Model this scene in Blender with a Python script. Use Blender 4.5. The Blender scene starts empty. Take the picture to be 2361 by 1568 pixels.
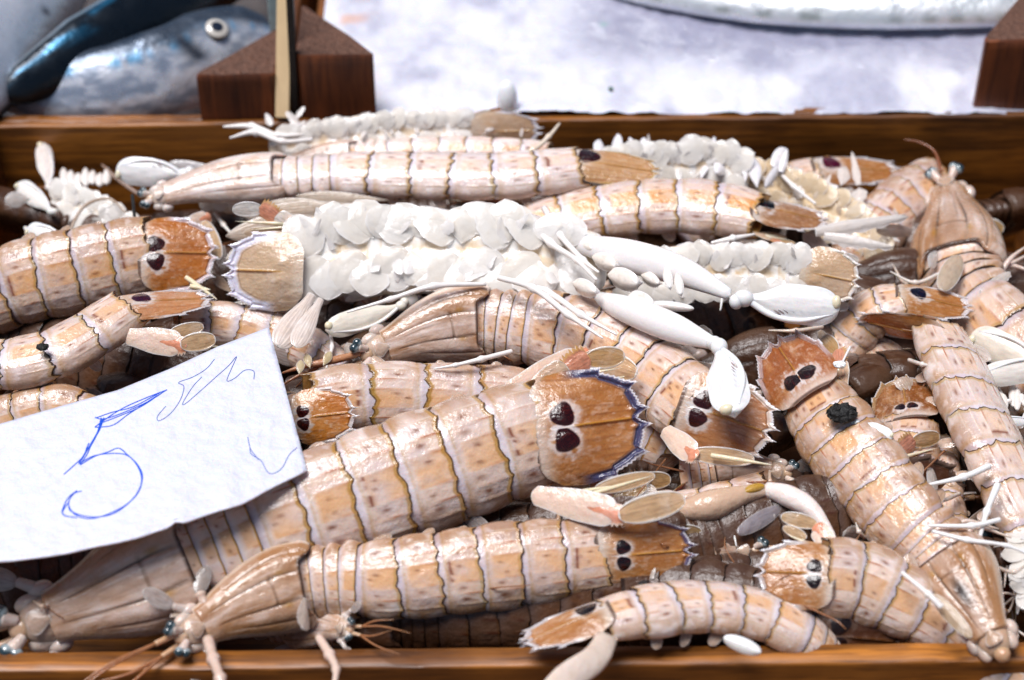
import bpy, math, random
import numpy as np
R = math.radians
# ------------------------------------------------------------------ camera, light, exposure
DIST, PITCH, HFOV = 62.0, R(40), R(30)
FW = np.array([0, math.cos(PITCH), -math.sin(PITCH)])
RT = np.array([1.0, 0, 0])
UPV = np.array([0, math.sin(PITCH), math.cos(PITCH)])
CP = -FW * DIST
FPX = 1180.5 / math.tan(HFOV / 2)
scene = bpy.context.scene
cam_d = bpy.data.cameras.new('camera'); cam = bpy.data.objects.new('camera', cam_d)
scene.collection.objects.link(cam); scene.camera = cam
cam.location = CP * 0.01
cam.rotation_euler = (R(90) - PITCH, 0, 0)
cam_d.angle = HFOV; cam_d.clip_start = 0.01; cam_d.clip_end = 100
cam_d.dof.use_dof = True; cam_d.dof.focus_distance = 0.582; cam_d.dof.aperture_fstop = 10
world = bpy.data.worlds.new('World'); scene.world = world; world.use_nodes = True
wn = world.node_tree
sky = wn.nodes.new('ShaderNodeTexSky'); sky.sky_type = 'NISHITA'; sky.sun_disc = False
SUN_EL, SUN_AZ = R(76), R(-95)        # from behind the stall, a little to the left
sky.sun_elevation = SUN_EL; sky.sun_rotation = SUN_AZ
sky.air_density = 1.0; sky.dust_density = 1.0; sky.ozone_density = 1.0
bgn = wn.nodes['Background']; bgn.inputs[1].default_value = 0.05
wn.links.new(sky.outputs[0], bgn.inputs[0])
sd = bpy.data.lights.new('sun', 'SUN'); sd.energy = 4.2; sd.angle = R(32); sd.color = (1, .975, .985)
sun = bpy.data.objects.new('sun', sd); scene.collection.objects.link(sun)
sun.rotation_euler = (R(90) - SUN_EL, 0, math.pi - SUN_AZ)
scene.view_settings.view_transform = 'Standard'; scene.view_settings.look = 'None'
scene.view_settings.exposure = 0.06; scene.view_settings.gamma = 1; scene.view_settings.use_curve_mapping = False

# ------------------------------------------------------------------ helpers (all lengths in cm)
def V3(*a): return np.array(a, float)
def nrm(v):
    v = np.asarray(v, float); return v / np.maximum(np.linalg.norm(v, axis=-1, keepdims=True), 1e-9)
def ray(px, py): return nrm(FW + RT * ((px - 1180.5) / FPX) - UPV * ((py - 784) / FPX))
def at(px, py, lift=0.0, z=0.0):
    """photo point on the crate's rim plane (z=0), raised by lift cm towards the viewer's side"""
    d = ray(px, py); t = (z - CP[2]) / d[2]
    return CP + d * (t - lift)
def cm(px, p): return px * float(np.dot(p - CP, FW)) / FPX
def smooth(a, b, x):
    t = np.clip((x - a) / (b - a), 0, 1); return t * t * (3 - 2 * t)
def gau(x, c, w): return np.exp(-((x - c) / w) ** 2)
def mix(a, b, f):
    f = np.asarray(f)[..., None]; return a * (1 - f) + np.asarray(b) * f
def vnoise(u, v, seed):
    rg = np.random.RandomState(seed % 100000); L = rg.rand(64, 64)
    ui = np.floor(u).astype(int); vi = np.floor(v).astype(int)
    fu = u - ui; fv = v - vi; fu = fu * fu * (3 - 2 * fu); fv = fv * fv * (3 - 2 * fv)
    g = lambda a, b: L[a % 64, b % 64]
    return (g(ui, vi) * (1 - fu) + g(ui + 1, vi) * fu) * (1 - fv) + (g(ui, vi + 1) * (1 - fu) + g(ui + 1, vi + 1) * fu) * fv
def fnoise(u, v, seed, o=3):
    r = 0; a = .5; s = 0
    for k in range(o): r = r + a * vnoise(u * 2 ** k, v * 2 ** k, seed + k * 17); s += a; a *= .5
    return r / s
def catmull(P, n):
    P = np.asarray(P, float)
    if len(P) == 2: 
        t = np.linspace(0, 1, n)[:, None]; return P[0] * (1 - t) + P[1] * t
    Q = np.vstack([2 * P[0] - P[1], P, 2 * P[-1] - P[-2]])
    m = len(P) - 1; u = np.linspace(0, m, n); i = np.minimum(u.astype(int), m - 1); t = (u - i)[:, None]
    a, b, c, d = Q[i], Q[i + 1], Q[i + 2], Q[i + 3]
    return .5 * (2 * b + (c - a) * t + (2 * a - 5 * b + 4 * c - d) * t ** 2 + (3 * b - a - 3 * c + d) * t ** 3)

class MB:
    """collects grids of points with colours and links them as ONE mesh object"""
    def __init__(s): s.V = []; s.C = []; s.F = []; s.n = 0
    def grid(s, V, C, closed=False):
        n, m = V.shape[:2]
        C = np.broadcast_to(np.asarray(C, float), V.shape)
        idx = np.arange(n * m).reshape(n, m) + s.n
        b = np.roll(idx, -1, 1) if closed else idx[:, 1:]
        a = idx if closed else idx[:, :-1]
        s.F.append(np.stack([a[:-1], b[:-1], b[1:], a[1:]], -1).reshape(-1, 4))
        s.V.append(V.reshape(-1, 3)); s.C.append(C.reshape(-1, 3)); s.n += n * m
    def add(s, o):
        s.V += o.V; s.C += o.C; s.F += [f + s.n for f in o.F]; s.n += o.n
    def build(s, name, mat, parent=None, origin=None, smooth_=True):
        V = np.vstack(s.V); C = np.clip(np.vstack(s.C), 0, 1) ** {"wet_shell": 1.5, "translucent_plate": 1.15, "gap_shade_shell": 1.3}.get(mat.name, 1.0)
        if mat.name == 'gap_shade_shell': C = C * np.array([.13, .085, .06])  # buried animals' colour cut down to paint the shade of the gaps
        F = np.vstack(s.F)
        o0 = np.asarray(parent['_o'] if parent is not None else (origin if origin is not None else V.mean(0)), float)
        me = bpy.data.meshes.new(name)
        me.vertices.add(len(V)); me.vertices.foreach_set('co', ((V - o0) * .01).astype(np.float32).ravel())
        me.loops.add(F.size); me.loops.foreach_set('vertex_index', F.ravel().astype(np.int32))
        me.polygons.add(len(F)); me.polygons.foreach_set('loop_start', np.arange(0, F.size, 4, dtype=np.int32))
        me.polygons.foreach_set('loop_total', np.full(len(F), 4, np.int32))
        me.polygons.foreach_set('use_smooth', np.full(len(F), smooth_, bool))
        me.update(calc_edges=True); me.validate()
        if len(me.vertices) == len(V):
            at_ = me.color_attributes.new('Col', 'FLOAT_COLOR', 'POINT')
            at_.data.foreach_set('color', np.hstack([np.clip(C, 0, 1), np.ones((len(C), 1))]).astype(np.float32).ravel())
        me.materials.append(mat)
        o = bpy.data.objects.new(name, me); scene.collection.objects.link(o)
        if parent is not None: o.parent = parent; o['_o'] = [float(x) for x in o0]
        else: o.location = o0 * .01; o['_o'] = [float(x) for x in o0]
        return o

def tag(o, label, cat, group=None, kind=None):
    if label: o['label'] = label
    if cat: o['category'] = cat
    if group: o['group'] = group
    if kind: o['kind'] = kind
    return o
def thing(name, label, cat, p, group=None):
    o = bpy.data.objects.new(name, None); o.empty_display_size = .01; scene.collection.objects.link(o)
    o.location = np.asarray(p) * .01; o['_o'] = [float(x) for x in p]
    return tag(o, label, cat, group)
def copy_tree(o, parent=None):
    c = o.copy(); scene.collection.objects.link(c)
    if parent is not None: c.parent = parent
    for ch in list(o.children): copy_tree(ch, c)
    return c

# ---- solids
def tube(pts, rad, col=(.8, .7, .6), n=None, m=12, flat=1.0, nrm_hint=None, sm=True, knots=0.0):
    """tapering round bar through pts; rad one per point"""
    pts = np.asarray(pts, float); rad = np.asarray(rad, float) * np.ones(len(pts))
    n = n or max(8, 6 * len(pts))
    Q = catmull(np.hstack([pts, rad[:, None]]), n) if sm else np.hstack([pts, rad[:, None]])
    P, r = Q[:, :3], np.maximum(Q[:, 3], .002)
    if knots:
        uu = np.linspace(0, len(pts) - 1, n); dk = np.abs(uu - np.round(uu)); r = r * (.82 + knots * np.exp(-(dk / .10) ** 2) * (uu > .3) * (uu < len(pts) - 1.2))
    T = nrm(np.gradient(P, axis=0)); h = nrm(CP - P) if nrm_hint is None else np.broadcast_to(nrm_hint, P.shape)
    U = nrm(h - (h * T).sum(1, keepdims=True) * T); S = np.cross(T, U)
    th = np.linspace(0, 2 * np.pi, m, endpoint=False)
    V = P[:, None] + r[:, None, None] * (S[:, None] * np.cos(th)[None, :, None] + flat * U[:, None] * np.sin(th)[None, :, None])
    c0 = np.broadcast_to(P[0] - T[0] * r[0] * .4, (1, m, 3)); c1 = np.broadcast_to(P[-1] + T[-1] * r[-1] * .4, (1, m, 3))
    V = np.concatenate([c0, V, c1]); mb = MB()
    C = np.asarray(col, float)
    if C.ndim == 2:
        u = np.linspace(0, len(C) - 1, n + 2); C = np.stack([np.interp(u, range(len(C)), C[:, k]) for k in range(3)], -1)[:, None]
    mb.grid(V, C, True); return mb
def ellipsoid(c, ax, col, n=18, m=28, colf=None):
    """ax: three axis vectors"""
    a = np.linspace(0, np.pi, n)[:, None]; b = np.linspace(0, 2 * np.pi, m, endpoint=False)[None]
    q = np.stack([np.cos(a) + 0 * b, np.sin(a) * np.cos(b), np.sin(a) * np.sin(b)], -1)
    V = np.asarray(c) + q @ np.asarray(ax, float); mb = MB(); mb.grid(V, colf(q) if colf else col, True); return mb
def spike(p, q, r, col, m=6):
    return tube([p, np.asarray(p) * .5 + np.asarray(q) * .5, q], [r, r * .55, .003], col, n=5, m=m)
def leaf(base, tip, normal, width, inner, rim, bulge=.12, bend=0.0, thick=.05, shape='oval', rimw=.10, teeth=0, tooth=.1, side=1,
         nl=34, nw=20, veins=0.0, seed=0, rimh=.02, twist=0.0, sway=0.0, nzk=.6, ragged=0.0):
    """a thin paddle with its own thickness, a raised rim and optional spines on one edge"""
    base = np.asarray(base, float); tip = np.asarray(tip, float); L = np.linalg.norm(tip - base); T = (tip - base) / L
    n0 = nrm(normal - np.dot(normal, T) * T); S0 = np.cross(T, n0)
    l = np.linspace(0, 1, nl) ; l = .5 - .5 * np.cos(np.pi * l)
    if shape == 'oval': w = np.sqrt(np.clip(1 - (2 * l - 1) ** 2, 0, 1)) ** .9
    elif shape == 'drop': w = np.clip(np.sin(np.pi * l ** 1.35), 0, 1) ** .75
    elif shape == 'fan': w = (.35 + .65 * smooth(0, .7, l)) * np.sqrt(np.clip(1 - np.clip((l - .75) / .25, 0, 1) ** 2.2, 0, 1))
    elif shape == 'stem': w = (.62 + .38 * smooth(0, .6, l)) * np.sqrt(np.clip(1 - np.clip((l - .8) / .2, 0, 1) ** 2.2, 0, 1)) * np.sqrt(np.clip(l / .06, 0, 1))
    elif shape == 'blade': w = np.clip(1 - l, 0, 1) ** .55 * (.55 + .45 * smooth(0, .35, l))
    elif shape == 'claw': w = (.28 + .72 * smooth(.06, .5, l)) * np.sqrt(np.clip(1 - np.clip((l - .72) / .28, 0, 1) ** 2.3, 0, 1))
    w = np.maximum(w, .004)
    a = np.linspace(-1, 1, nw)
    LL, A = np.meshgrid(l, a, indexing='ij'); Wd = w[:, None] * width / 2
    rnd = random.Random(seed)
    if ragged: Wd = Wd * (1 + ragged * 2 * (fnoise(LL * 5, np.sign(A) * 3 + 9, seed + 11, 3) - .5) * np.abs(A))
    if teeth:
        k = LL * teeth; f = np.where((LL > .12) & (LL < .97), 1 - np.abs((k % 1) - .5) * 2, 0) 
        Wd = Wd * 1.0; ext = (np.sign(A) == side) * (np.abs(A) > .97) * tooth * f
    else: ext = 0
    edge = np.abs(A)
    dd = np.minimum(1 - edge, np.minimum(LL, 1 - LL) * L / width * 2)
    h = bulge * width * (1 - A ** 2) * np.sqrt(w)[:, None] + rimh * width * gau(dd, rimw * .5, rimw * .5)
    h = h + veins * width * .02 * np.sin(A * 22 + LL * 3) + .02 * width * (fnoise(LL * 6, A * 3 + 9, seed) - .5)
    bd = bend * 4 * LL * (1 - LL)
    tw = twist * (LL - .3); Sx = A * Wd + ext * side
    off = lambda hh: base + T * (LL * L)[..., None] + S0 * (Sx * np.cos(tw) + sway * 4 * LL * (1 - LL))[..., None] + n0 * (hh + bd + Sx * np.sin(tw))[..., None]
    Vt = off(h); Vb = off(-thick * width * .5 * (1 - A ** 2) - .0 * h)
    f = smooth(rimw, rimw * .4, dd)
    nz = fnoise(LL * 9, A * 5, seed + 3)
    C = mix(mix(np.broadcast_to(np.asarray(inner, float), Vt.shape), np.asarray(inner) * .72, smooth(.45, .8, nz) * nzk), rim, f)
    if veins: C = mix(C, np.asarray(inner) * .55, smooth(.72, .95, np.sin(A * 22 + LL * 3)) * .5 * (1 - f))
    mb = MB(); mb.grid(Vt, C); mb.grid(Vb[:, ::-1], C[:, ::-1])
    return mb
# ------------------------------------------------------------------ materials
def nodes(name):
    m = bpy.data.materials.new(name); m.use_nodes = True; nt = m.node_tree
    return m, nt, nt.nodes['Principled BSDF'], nt.nodes.new, nt.links.new
def ramp(new, pts):
    r = new('ShaderNodeValToRGB'); e = r.color_ramp.elements
    while len(e) > 1: e.remove(e[0])
    e[0].position = pts[0][0]; e[0].color = (*pts[0][1], 1)
    for p, c in pts[1:]:
        x = e.new(p); x.color = (*c, 1)
    return r
def shell_material(name, sss=.3, rough=(.16, .42), bump=.35, coat=.5, mott=.35, light=(.86, .78, .76), dark=(.50, .30, .19), scl=1.0, trans=0.0, spec=.5, alpha=1.0, crough=.14, sscale=.003, srad=(1, .5, .3)):
    m, nt, b, new, ln = nodes(name)
    at_ = new('ShaderNodeAttribute'); at_.attribute_name = 'Col'
    tc = new('ShaderNodeTexCoord')
    n1 = new('ShaderNodeTexNoise'); n1.inputs['Scale'].default_value = 110 * scl; n1.inputs['Detail'].default_value = 6; n1.inputs['Roughness'].default_value = .62
    n1.inputs['Distortion'].default_value = .6
    n2 = new('ShaderNodeTexNoise'); n2.inputs['Scale'].default_value = 420 * scl; n2.inputs['Detail'].default_value = 4
    n3 = new('ShaderNodeTexNoise'); n3.inputs['Scale'].default_value = 1500 * scl; n3.inputs['Detail'].default_value = 3
    for n in (n1, n2, n3): ln(tc.outputs['Object'], n.inputs['Vector'])
    r1 = ramp(new, [(.50, (0, 0, 0)), (.66, (1, 1, 1))]); ln(n1.outputs[0], r1.inputs[0])
    r2 = ramp(new, [(.52, (0, 0, 0)), (.70, (1, 1, 1))]); ln(n2.outputs[0], r2.inputs[0])
    def mixn(f, a, bb, fac=None, bt='MIX'):
        x = new('ShaderNodeMix'); x.data_type = 'RGBA'; x.blend_type = bt
        if fac is not None: x.inputs[0].default_value = fac
        else: ln(f, x.inputs[0])
        ln(a, x.inputs[6])
        if isinstance(bb, tuple): x.inputs[7].default_value = (*bb, 1)
        else: ln(bb, x.inputs[7])
        return x.outputs[2]
    def mul(a, k):
        x = new('ShaderNodeMath'); x.operation = 'MULTIPLY'; ln(a, x.inputs[0]); x.inputs[1].default_value = k; return x.outputs[0]
    # mottling multiplies the shell's own colour, so that its markings stay
    lum = new('ShaderNodeRGBToBW'); ln(at_.outputs['Color'], lum.inputs[0])
    lr = new('ShaderNodeMapRange'); lr.inputs[1].default_value = .12; lr.inputs[2].default_value = .45; ln(lum.outputs[0], lr.inputs[0])
    f1 = new('ShaderNodeMath'); f1.operation = 'MULTIPLY'; ln(mul(r1.outputs[0], mott), f1.inputs[0]); ln(lr.outputs[0], f1.inputs[1])
    c = mixn(f1.outputs[0], at_.outputs['Color'], light)
    f2 = new('ShaderNodeMath'); f2.operation = 'MULTIPLY'; ln(mul(r2.outputs[0], mott * .8), f2.inputs[0]); ln(lr.outputs[0], f2.inputs[1])
    c = mixn(f2.outputs[0], c, dark)
    ln(c, b.inputs['Base Color'])
    rr = new('ShaderNodeMapRange'); rr.inputs[3].default_value = rough[0]; rr.inputs[4].default_value = rough[1]
    rr.inputs[1].default_value = .35; rr.inputs[2].default_value = .65; ln(n2.outputs[0], rr.inputs[0]); ln(rr.outputs[0], b.inputs['Roughness'])
    b.inputs['Subsurface Weight'].default_value = sss; b.inputs['Subsurface Radius'].default_value = srad; b.inputs['Subsurface Scale'].default_value = sscale
    b.inputs['Coat Weight'].default_value = coat; b.inputs['Coat Roughness'].default_value = crough; b.inputs['Alpha'].default_value = alpha
    b.inputs['Specular IOR Level'].default_value = spec
    if trans: b.inputs['Transmission Weight'].default_value = trans
    ad = new('ShaderNodeMath'); ad.operation = 'MULTIPLY_ADD'; ln(n3.outputs[0], ad.inputs[0]); ad.inputs[1].default_value = .25; ln(n2.outputs[0], ad.inputs[2])
    ad2 = new('ShaderNodeMath'); ad2.operation = 'MULTIPLY_ADD'; ln(n1.outputs[0], ad2.inputs[0]); ad2.inputs[1].default_value = .9; ln(ad.outputs[0], ad2.inputs[2])
    bp = new('ShaderNodeBump'); bp.inputs['Strength'].default_value = bump; bp.inputs['Distance'].default_value = .0014
    ln(ad2.outputs[0], bp.inputs['Height']); ln(bp.outputs[0], b.inputs['Normal']); ln(bp.outputs[0], b.inputs['Coat Normal'])
    return m
M_SHELL = shell_material('wet_shell', sss=.35, light=(.88, .78, .78), dark=(.48, .22, .11), mott=.18, bump=.34, rough=(.16, .36), coat=.42, scl=.8)
M_GAP_SHADE = shell_material('gap_shade_shell', sss=0, light=(.14, .11, .10), dark=(.06, .03, .02), mott=.2, rough=(.3, .5), coat=.2)  # darkened copy of the shell: gap shade painted on the buried animals
M_FILM = shell_material('milky_film', sss=.15, rough=(.10, .25), bump=.14, coat=.6, mott=.3, light=(1, .99, .98), dark=(.92, .80, .64), alpha=.58, sscale=.001, srad=(1, .9, .85))
M_MILK = shell_material('milky_flesh', sss=.25, rough=(.12, .3), bump=.16, coat=.6, mott=.25, light=(.98, .95, .92), dark=(.86, .68, .48), sscale=.0018, srad=(1, .85, .75))
M_WHITE = shell_material('white_claw', sss=.25, rough=(.18, .35), bump=.10, coat=.4, mott=.1, light=(.95, .93, .92), dark=(.80, .72, .62))
M_CLEAR = shell_material('translucent_plate', sss=.2, rough=(.12, .3), bump=.25, coat=.5, mott=.3, light=(.9, .82, .78), dark=(.30, .15, .07), alpha=.72)
M_FISH = shell_material('fish_skin', sss=.12, rough=(.22, .42), bump=.5, coat=.2, mott=.25, light=(.80, .82, .90), dark=(.05, .09, .16), scl=.25)
def simple(name, col, rough=.4, **k):
    m, nt, b, new, ln = nodes(name); b.inputs['Base Color'].default_value = (*col, 1); b.inputs['Roughness'].default_value = rough
    tc = new('ShaderNodeTexCoord'); n = new('ShaderNodeTexNoise'); n.inputs['Scale'].default_value = k.get('scale', 300); n.inputs['Detail'].default_value = 5
    ln(tc.outputs['Object'], n.inputs['Vector'])
    bp = new('ShaderNodeBump'); bp.inputs['Strength'].default_value = k.get('bump', .3); bp.inputs['Distance'].default_value = k.get('bd', .001); ln(n.outputs[0], bp.inputs['Height']); ln(bp.outputs[0], b.inputs['Normal'])
    x = new('ShaderNodeMix'); x.data_type = 'RGBA'; ln(n.outputs[0], x.inputs[0]); x.inputs[6].default_value = (*[c * (1 - k.get('var', .25)) for c in col], 1); x.inputs[7].default_value = (*[min(1, c * (1 + k.get('var', .25))) for c in col], 1)
    ln(x.outputs[2], b.inputs['Base Color']); b.inputs['Coat Weight'].default_value = k.get('coat', 0); b.inputs['Subsurface Weight'].default_value = k.get('sss', 0); b.inputs['Subsurface Scale'].default_value = .003
    return m
M_FISH.node_tree.nodes['Principled BSDF'].inputs['Metallic'].default_value = .55
M_EYE = shell_material('cornea', sss=0, rough=(.08, .15), bump=.03, coat=1, mott=0)
M_BLACK = simple('charred_black', (.008, .007, .006), .6, bump=1, bd=.003)
M_INK = simple('ballpoint_ink', (.015, .10, .70), .4, bump=.1, var=.3)
M_PENCIL = simple('thin_pen', (.03, .09, .42), .5, bump=.1)
def wood_material(name, a, b_, rough=.45, axis=0, scale=1.0, coat=.15):
    m, nt, b, new, ln = nodes(name); tc = new('ShaderNodeTexCoord'); mp = new('ShaderNodeMapping')
    sc = [60, 60, 60]; sc[axis] = 3.2
    mp.inputs['Scale'].default_value = [s * scale for s in sc]; ln(tc.outputs['Object'], mp.inputs['Vector'])
    n = new('ShaderNodeTexNoise'); n.inputs['Scale'].default_value = 1.4; n.inputs['Detail'].default_value = 9; n.inputs['Roughness'].default_value = .65; n.inputs['Distortion'].default_value = 1.4; ln(mp.outputs[0], n.inputs['Vector'])
    n2 = new('ShaderNodeTexNoise'); n2.inputs['Scale'].default_value = 28; n2.inputs['Detail'].default_value = 4; ln(tc.outputs['Object'], n2.inputs['Vector'])
    mp3 = new('ShaderNodeMapping'); sc3 = [700, 700, 700]; sc3[axis] = 45; mp3.inputs['Scale'].default_value = sc3; ln(tc.outputs['Object'], mp3.inputs['Vector'])
    n3 = new('ShaderNodeTexNoise'); n3.inputs['Scale'].default_value = 1; n3.inputs['Detail'].default_value = 3; ln(mp3.outputs[0], n3.inputs['Vector'])
    r = ramp(new, [(.28, b_), (.5, tuple((x + y) / 2 for x, y in zip(a, b_))), (.62, a), (.75, tuple(x * .75 for x in a))]); ln(n.outputs[0], r.inputs[0])
    r2 = ramp(new, [(.35, (.45, .40, .36)), (.6, (1, 1, 1))]); ln(n2.outputs[0], r2.inputs[0])
    x = new('ShaderNodeMix'); x.data_type = 'RGBA'; x.blend_type = 'MULTIPLY'; x.inputs[0].default_value = .8; ln(r.outputs[0], x.inputs[6]); ln(r2.outputs[0], x.inputs[7])
    r3 = ramp(new, [(.40, (.35, .3, .28)), (.50, (1, 1, 1))]); ln(n3.outputs[0], r3.inputs[0])
    x2 = new('ShaderNodeMix'); x2.data_type = 'RGBA'; x2.blend_type = 'MULTIPLY'; x2.inputs[0].default_value = .6; ln(x.outputs[2], x2.inputs[6]); ln(r3.outputs[0], x2.inputs[7])
    ln(x2.outputs[2], b.inputs['Base Color']); b.inputs['Roughness'].default_value = rough; b.inputs['Coat Weight'].default_value = coat; b.inputs['Coat Roughness'].default_value = .25
    bp = new('ShaderNodeBump'); bp.inputs['Strength'].default_value = .5; bp.inputs['Distance'].default_value = .0008; ln(n.outputs[0], bp.inputs['Height']); ln(bp.outputs[0], b.inputs['Normal'])
    return m
M_WOOD = wood_material('crate_wood', (.50, .18, .022), (.055, .015, .003))
M_WOODY = wood_material('crate_wood_side', (.36, .13, .025), (.10, .03, .007), axis=1)
M_POST = wood_material('post_wood', (.32, .085, .020), (.09, .022, .007), axis=2, rough=.6)
M_POSTTOP = simple('sawn_end_grain', (.14, .062, .036), .5, scale=500, bump=1, bd=.003, var=.7)
M_STICK = simple('pale_stick', (.88, .64, .36), .5, scale=60, var=.12)
# ------------------------------------------------------------------ mantis shrimp
PALE, PINK, TAN = (.93, .86, .83), (.87, .68, .58), (.48, .29, .15)
LINE, YEL, ORG, WHT = (.075, .032, .010), (.54, .32, .05), (.80, .52, .29), (.94, .89, .89)
LILAC, BLUE = (.66, .60, .70), (.15, .15, .25)
WID_S = [0, .04, .16, .27, .285, .31, .42, .50, .70, .88, 1.0]
WID_W = [.46, .58, .90, 1.05, .98, .78, .86, .97, 1.03, 1.03, .95]
class Frame:
    def __init__(s, pts, W, a=0.0, b=1.0):
        """pts: (px, py, lift[, roll deg[, width factor]]) from head to tail, covering body fraction a..b"""
        P = np.array([at(p[0], p[1], p[2]) for p in pts]); n = 420
        rl = np.array([p[3] if len(p) > 3 else 0 for p in pts], float); wf = np.array([p[4] if len(p) > 4 else 1 for p in pts], float)
        Q = catmull(np.hstack([P, rl[:, None], wf[:, None]]), n)
        d = np.r_[0, np.cumsum(np.linalg.norm(np.diff(Q[:, :3], axis=0), axis=1))]; s.L = d[-1] / (b - a)
        s.s = a + (b - a) * d / d[-1]; s.Q = Q; s.W = W; s.T = nrm(np.gradient(Q[:, :3], axis=0)); s.a, s.b = a, b
    def __call__(s, x):
        x = np.asarray(x, float); sh = x.shape; x = x.ravel()
        xi = np.clip(x, s.a, s.b)
        q = np.stack([np.interp(xi, s.s, s.Q[:, k]) for k in range(5)], -1); T = nrm(np.stack([np.interp(xi, s.s, s.T[:, k]) for k in range(3)], -1))
        P = q[:, :3] + T * ((x - xi) * s.L)[:, None]
        c = nrm(CP - P); n0 = nrm(c - (c * T).sum(1, keepdims=True) * T); S0 = np.cross(T, n0)
        r = np.radians(q[:, 3])[:, None]; U = np.cos(r) * n0 + np.sin(r) * S0; S = np.cross(T, U)
        w = s.W * q[:, 4] * np.array([1.0])
        return P.reshape(sh + (3,)), T.reshape(sh + (3,)), S.reshape(sh + (3,)), U.reshape(sh + (3,)), w.reshape(sh)

def theta(nd, nv=22):
    return np.r_[np.linspace(-R(104), R(104), nd, endpoint=False), np.linspace(R(104), R(256), nv, endpoint=False)]
def section(th, hd, hv):
    s, c = np.sin(th), np.cos(th)
    return np.sign(s) * np.abs(s) ** .88, np.where(c > 0, hd * np.abs(c) ** .92, -hv * np.abs(c) ** .8)

def shell_colors(X, t, seg, tone, seed, vent, blush=1.0, mid=False, ambr=0.0):
    """markings of one abdominal plate, with flank shade and back highlight painted in; X is -1..1 across the back, t 0..1 along the plate"""
    rg = random.Random(seed * 31 + seg)
    n1 = fnoise(X * 3 + 20, t * 2 + seg * 5, seed, 4); n2 = fnoise(X * 9 + 7, t * 5 + seg * 3, seed + 5, 3); n3 = fnoise(X * 22 + 7, t * 9 + seg * 3, seed + 9, 2)
    c = mix(np.broadcast_to(PALE, X.shape + (3,)), PINK, np.clip(.25 + .55 * tone + (n1 - .5) * .9, 0, 1))
    c = mix(c, TAN, np.clip(tone * .42 + np.abs(X) ** 2.0 * (.38 + .85 * tone) + (n2 - .5) * .22, 0, .9))  # browner flanks: side shade mixed into the shell colour
    c = mix(c, WHT, np.clip(.75 * (1 - tone) * gau(X, 0, .75) + smooth(.48, .72, n1) * .5 * (1 - tone * .4), 0, .85)); c = mix(c, WHT, smooth(.62, .70, n2) * .45 * (1 - tone * .4)); c = mix(c, (.60, .52, .58), .35 * smooth(.5, .3, n1) * (1 - .5 * np.abs(X)))  # whiter mid-back: light on the top mixed into the colour
    for x0, x1, k in ((-.27, .27, 0.85 * blush), (.27, .55, .30 * blush), (-.55, -.27, .30 * blush)):
        p = smooth(x0 - .02, x0 + .02, X) * smooth(x1 + .02, x1 - .02, X) * smooth(.26, .34, t) * smooth(1.0, .93, t) * np.clip(.65 + 1.4 * (n1 - .4), 0, 1)
        c = mix(c, ORG, p * k)
    c = mix(c, LILAC, smooth(.22, .10, t) * .45)
    for xs, ts, r_ in ((-.13, .55, .035), (.14, .58, .04), (.40, .50, .04), (-.40, .50, .04), (-.68, .55, .05), (.68, .55, .05), (.0, .42, .025)):
        if rg.random() < .62:
            c = mix(c, (.30, .12, .055), .75 * np.exp(-((X - xs - rg.uniform(-.03, .03)) ** 2 + ((t - ts - rg.uniform(-.06, .06)) * .45) ** 2) / (r_ * rg.uniform(.6, 1.1)) ** 2) * (.5 + n3))
    if seg in (6, 9): c = mix(c, (.30, .09, .035), .9 * gau(t, .30, .05) * smooth(.29, .24, np.abs(X)) * smooth(.30, .5, n2))
    if mid: c = mix(c, (.18, .10, .08), .5 * gau(X, .02, .012) * smooth(.3, .5, n1))
    for x0 in (-.27, .27, -.55, .55, -.80, .80):
        kk = 1 if abs(x0) < .6 else .5
        c = mix(c, (.50, .17, .05) if abs(x0) < .6 else (.55, .38, .22), min(1, kk * 1.1) * gau(X, x0, .017) * smooth(.45, .75, t) * smooth(.25, .55, n1))
        c = mix(c, (.92, .84, .74), .5 * gau(X, x0 + .03 * np.sign(x0), .014) * smooth(.3, .6, t))
    wob = .015 * (n3 - .5)
    c = mix(c, (.62, .42, .26), .35 * smooth(.30, .24, t) * smooth(.2, .24, t)); c = mix(c, YEL, .8 * gau(t, .20 + wob * 3, .022) * (.35 + tone * .3))
    c = mix(c, YEL, .80 * smooth(.885, .93, t + wob) * (.6 + .5 * ambr))
    c = mix(c, LINE, .90 * smooth(.962, .978, t + wob * 1.3) * (1 - .45 * ambr))
    return mix(c, (.66, .50, .38), vent)

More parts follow.
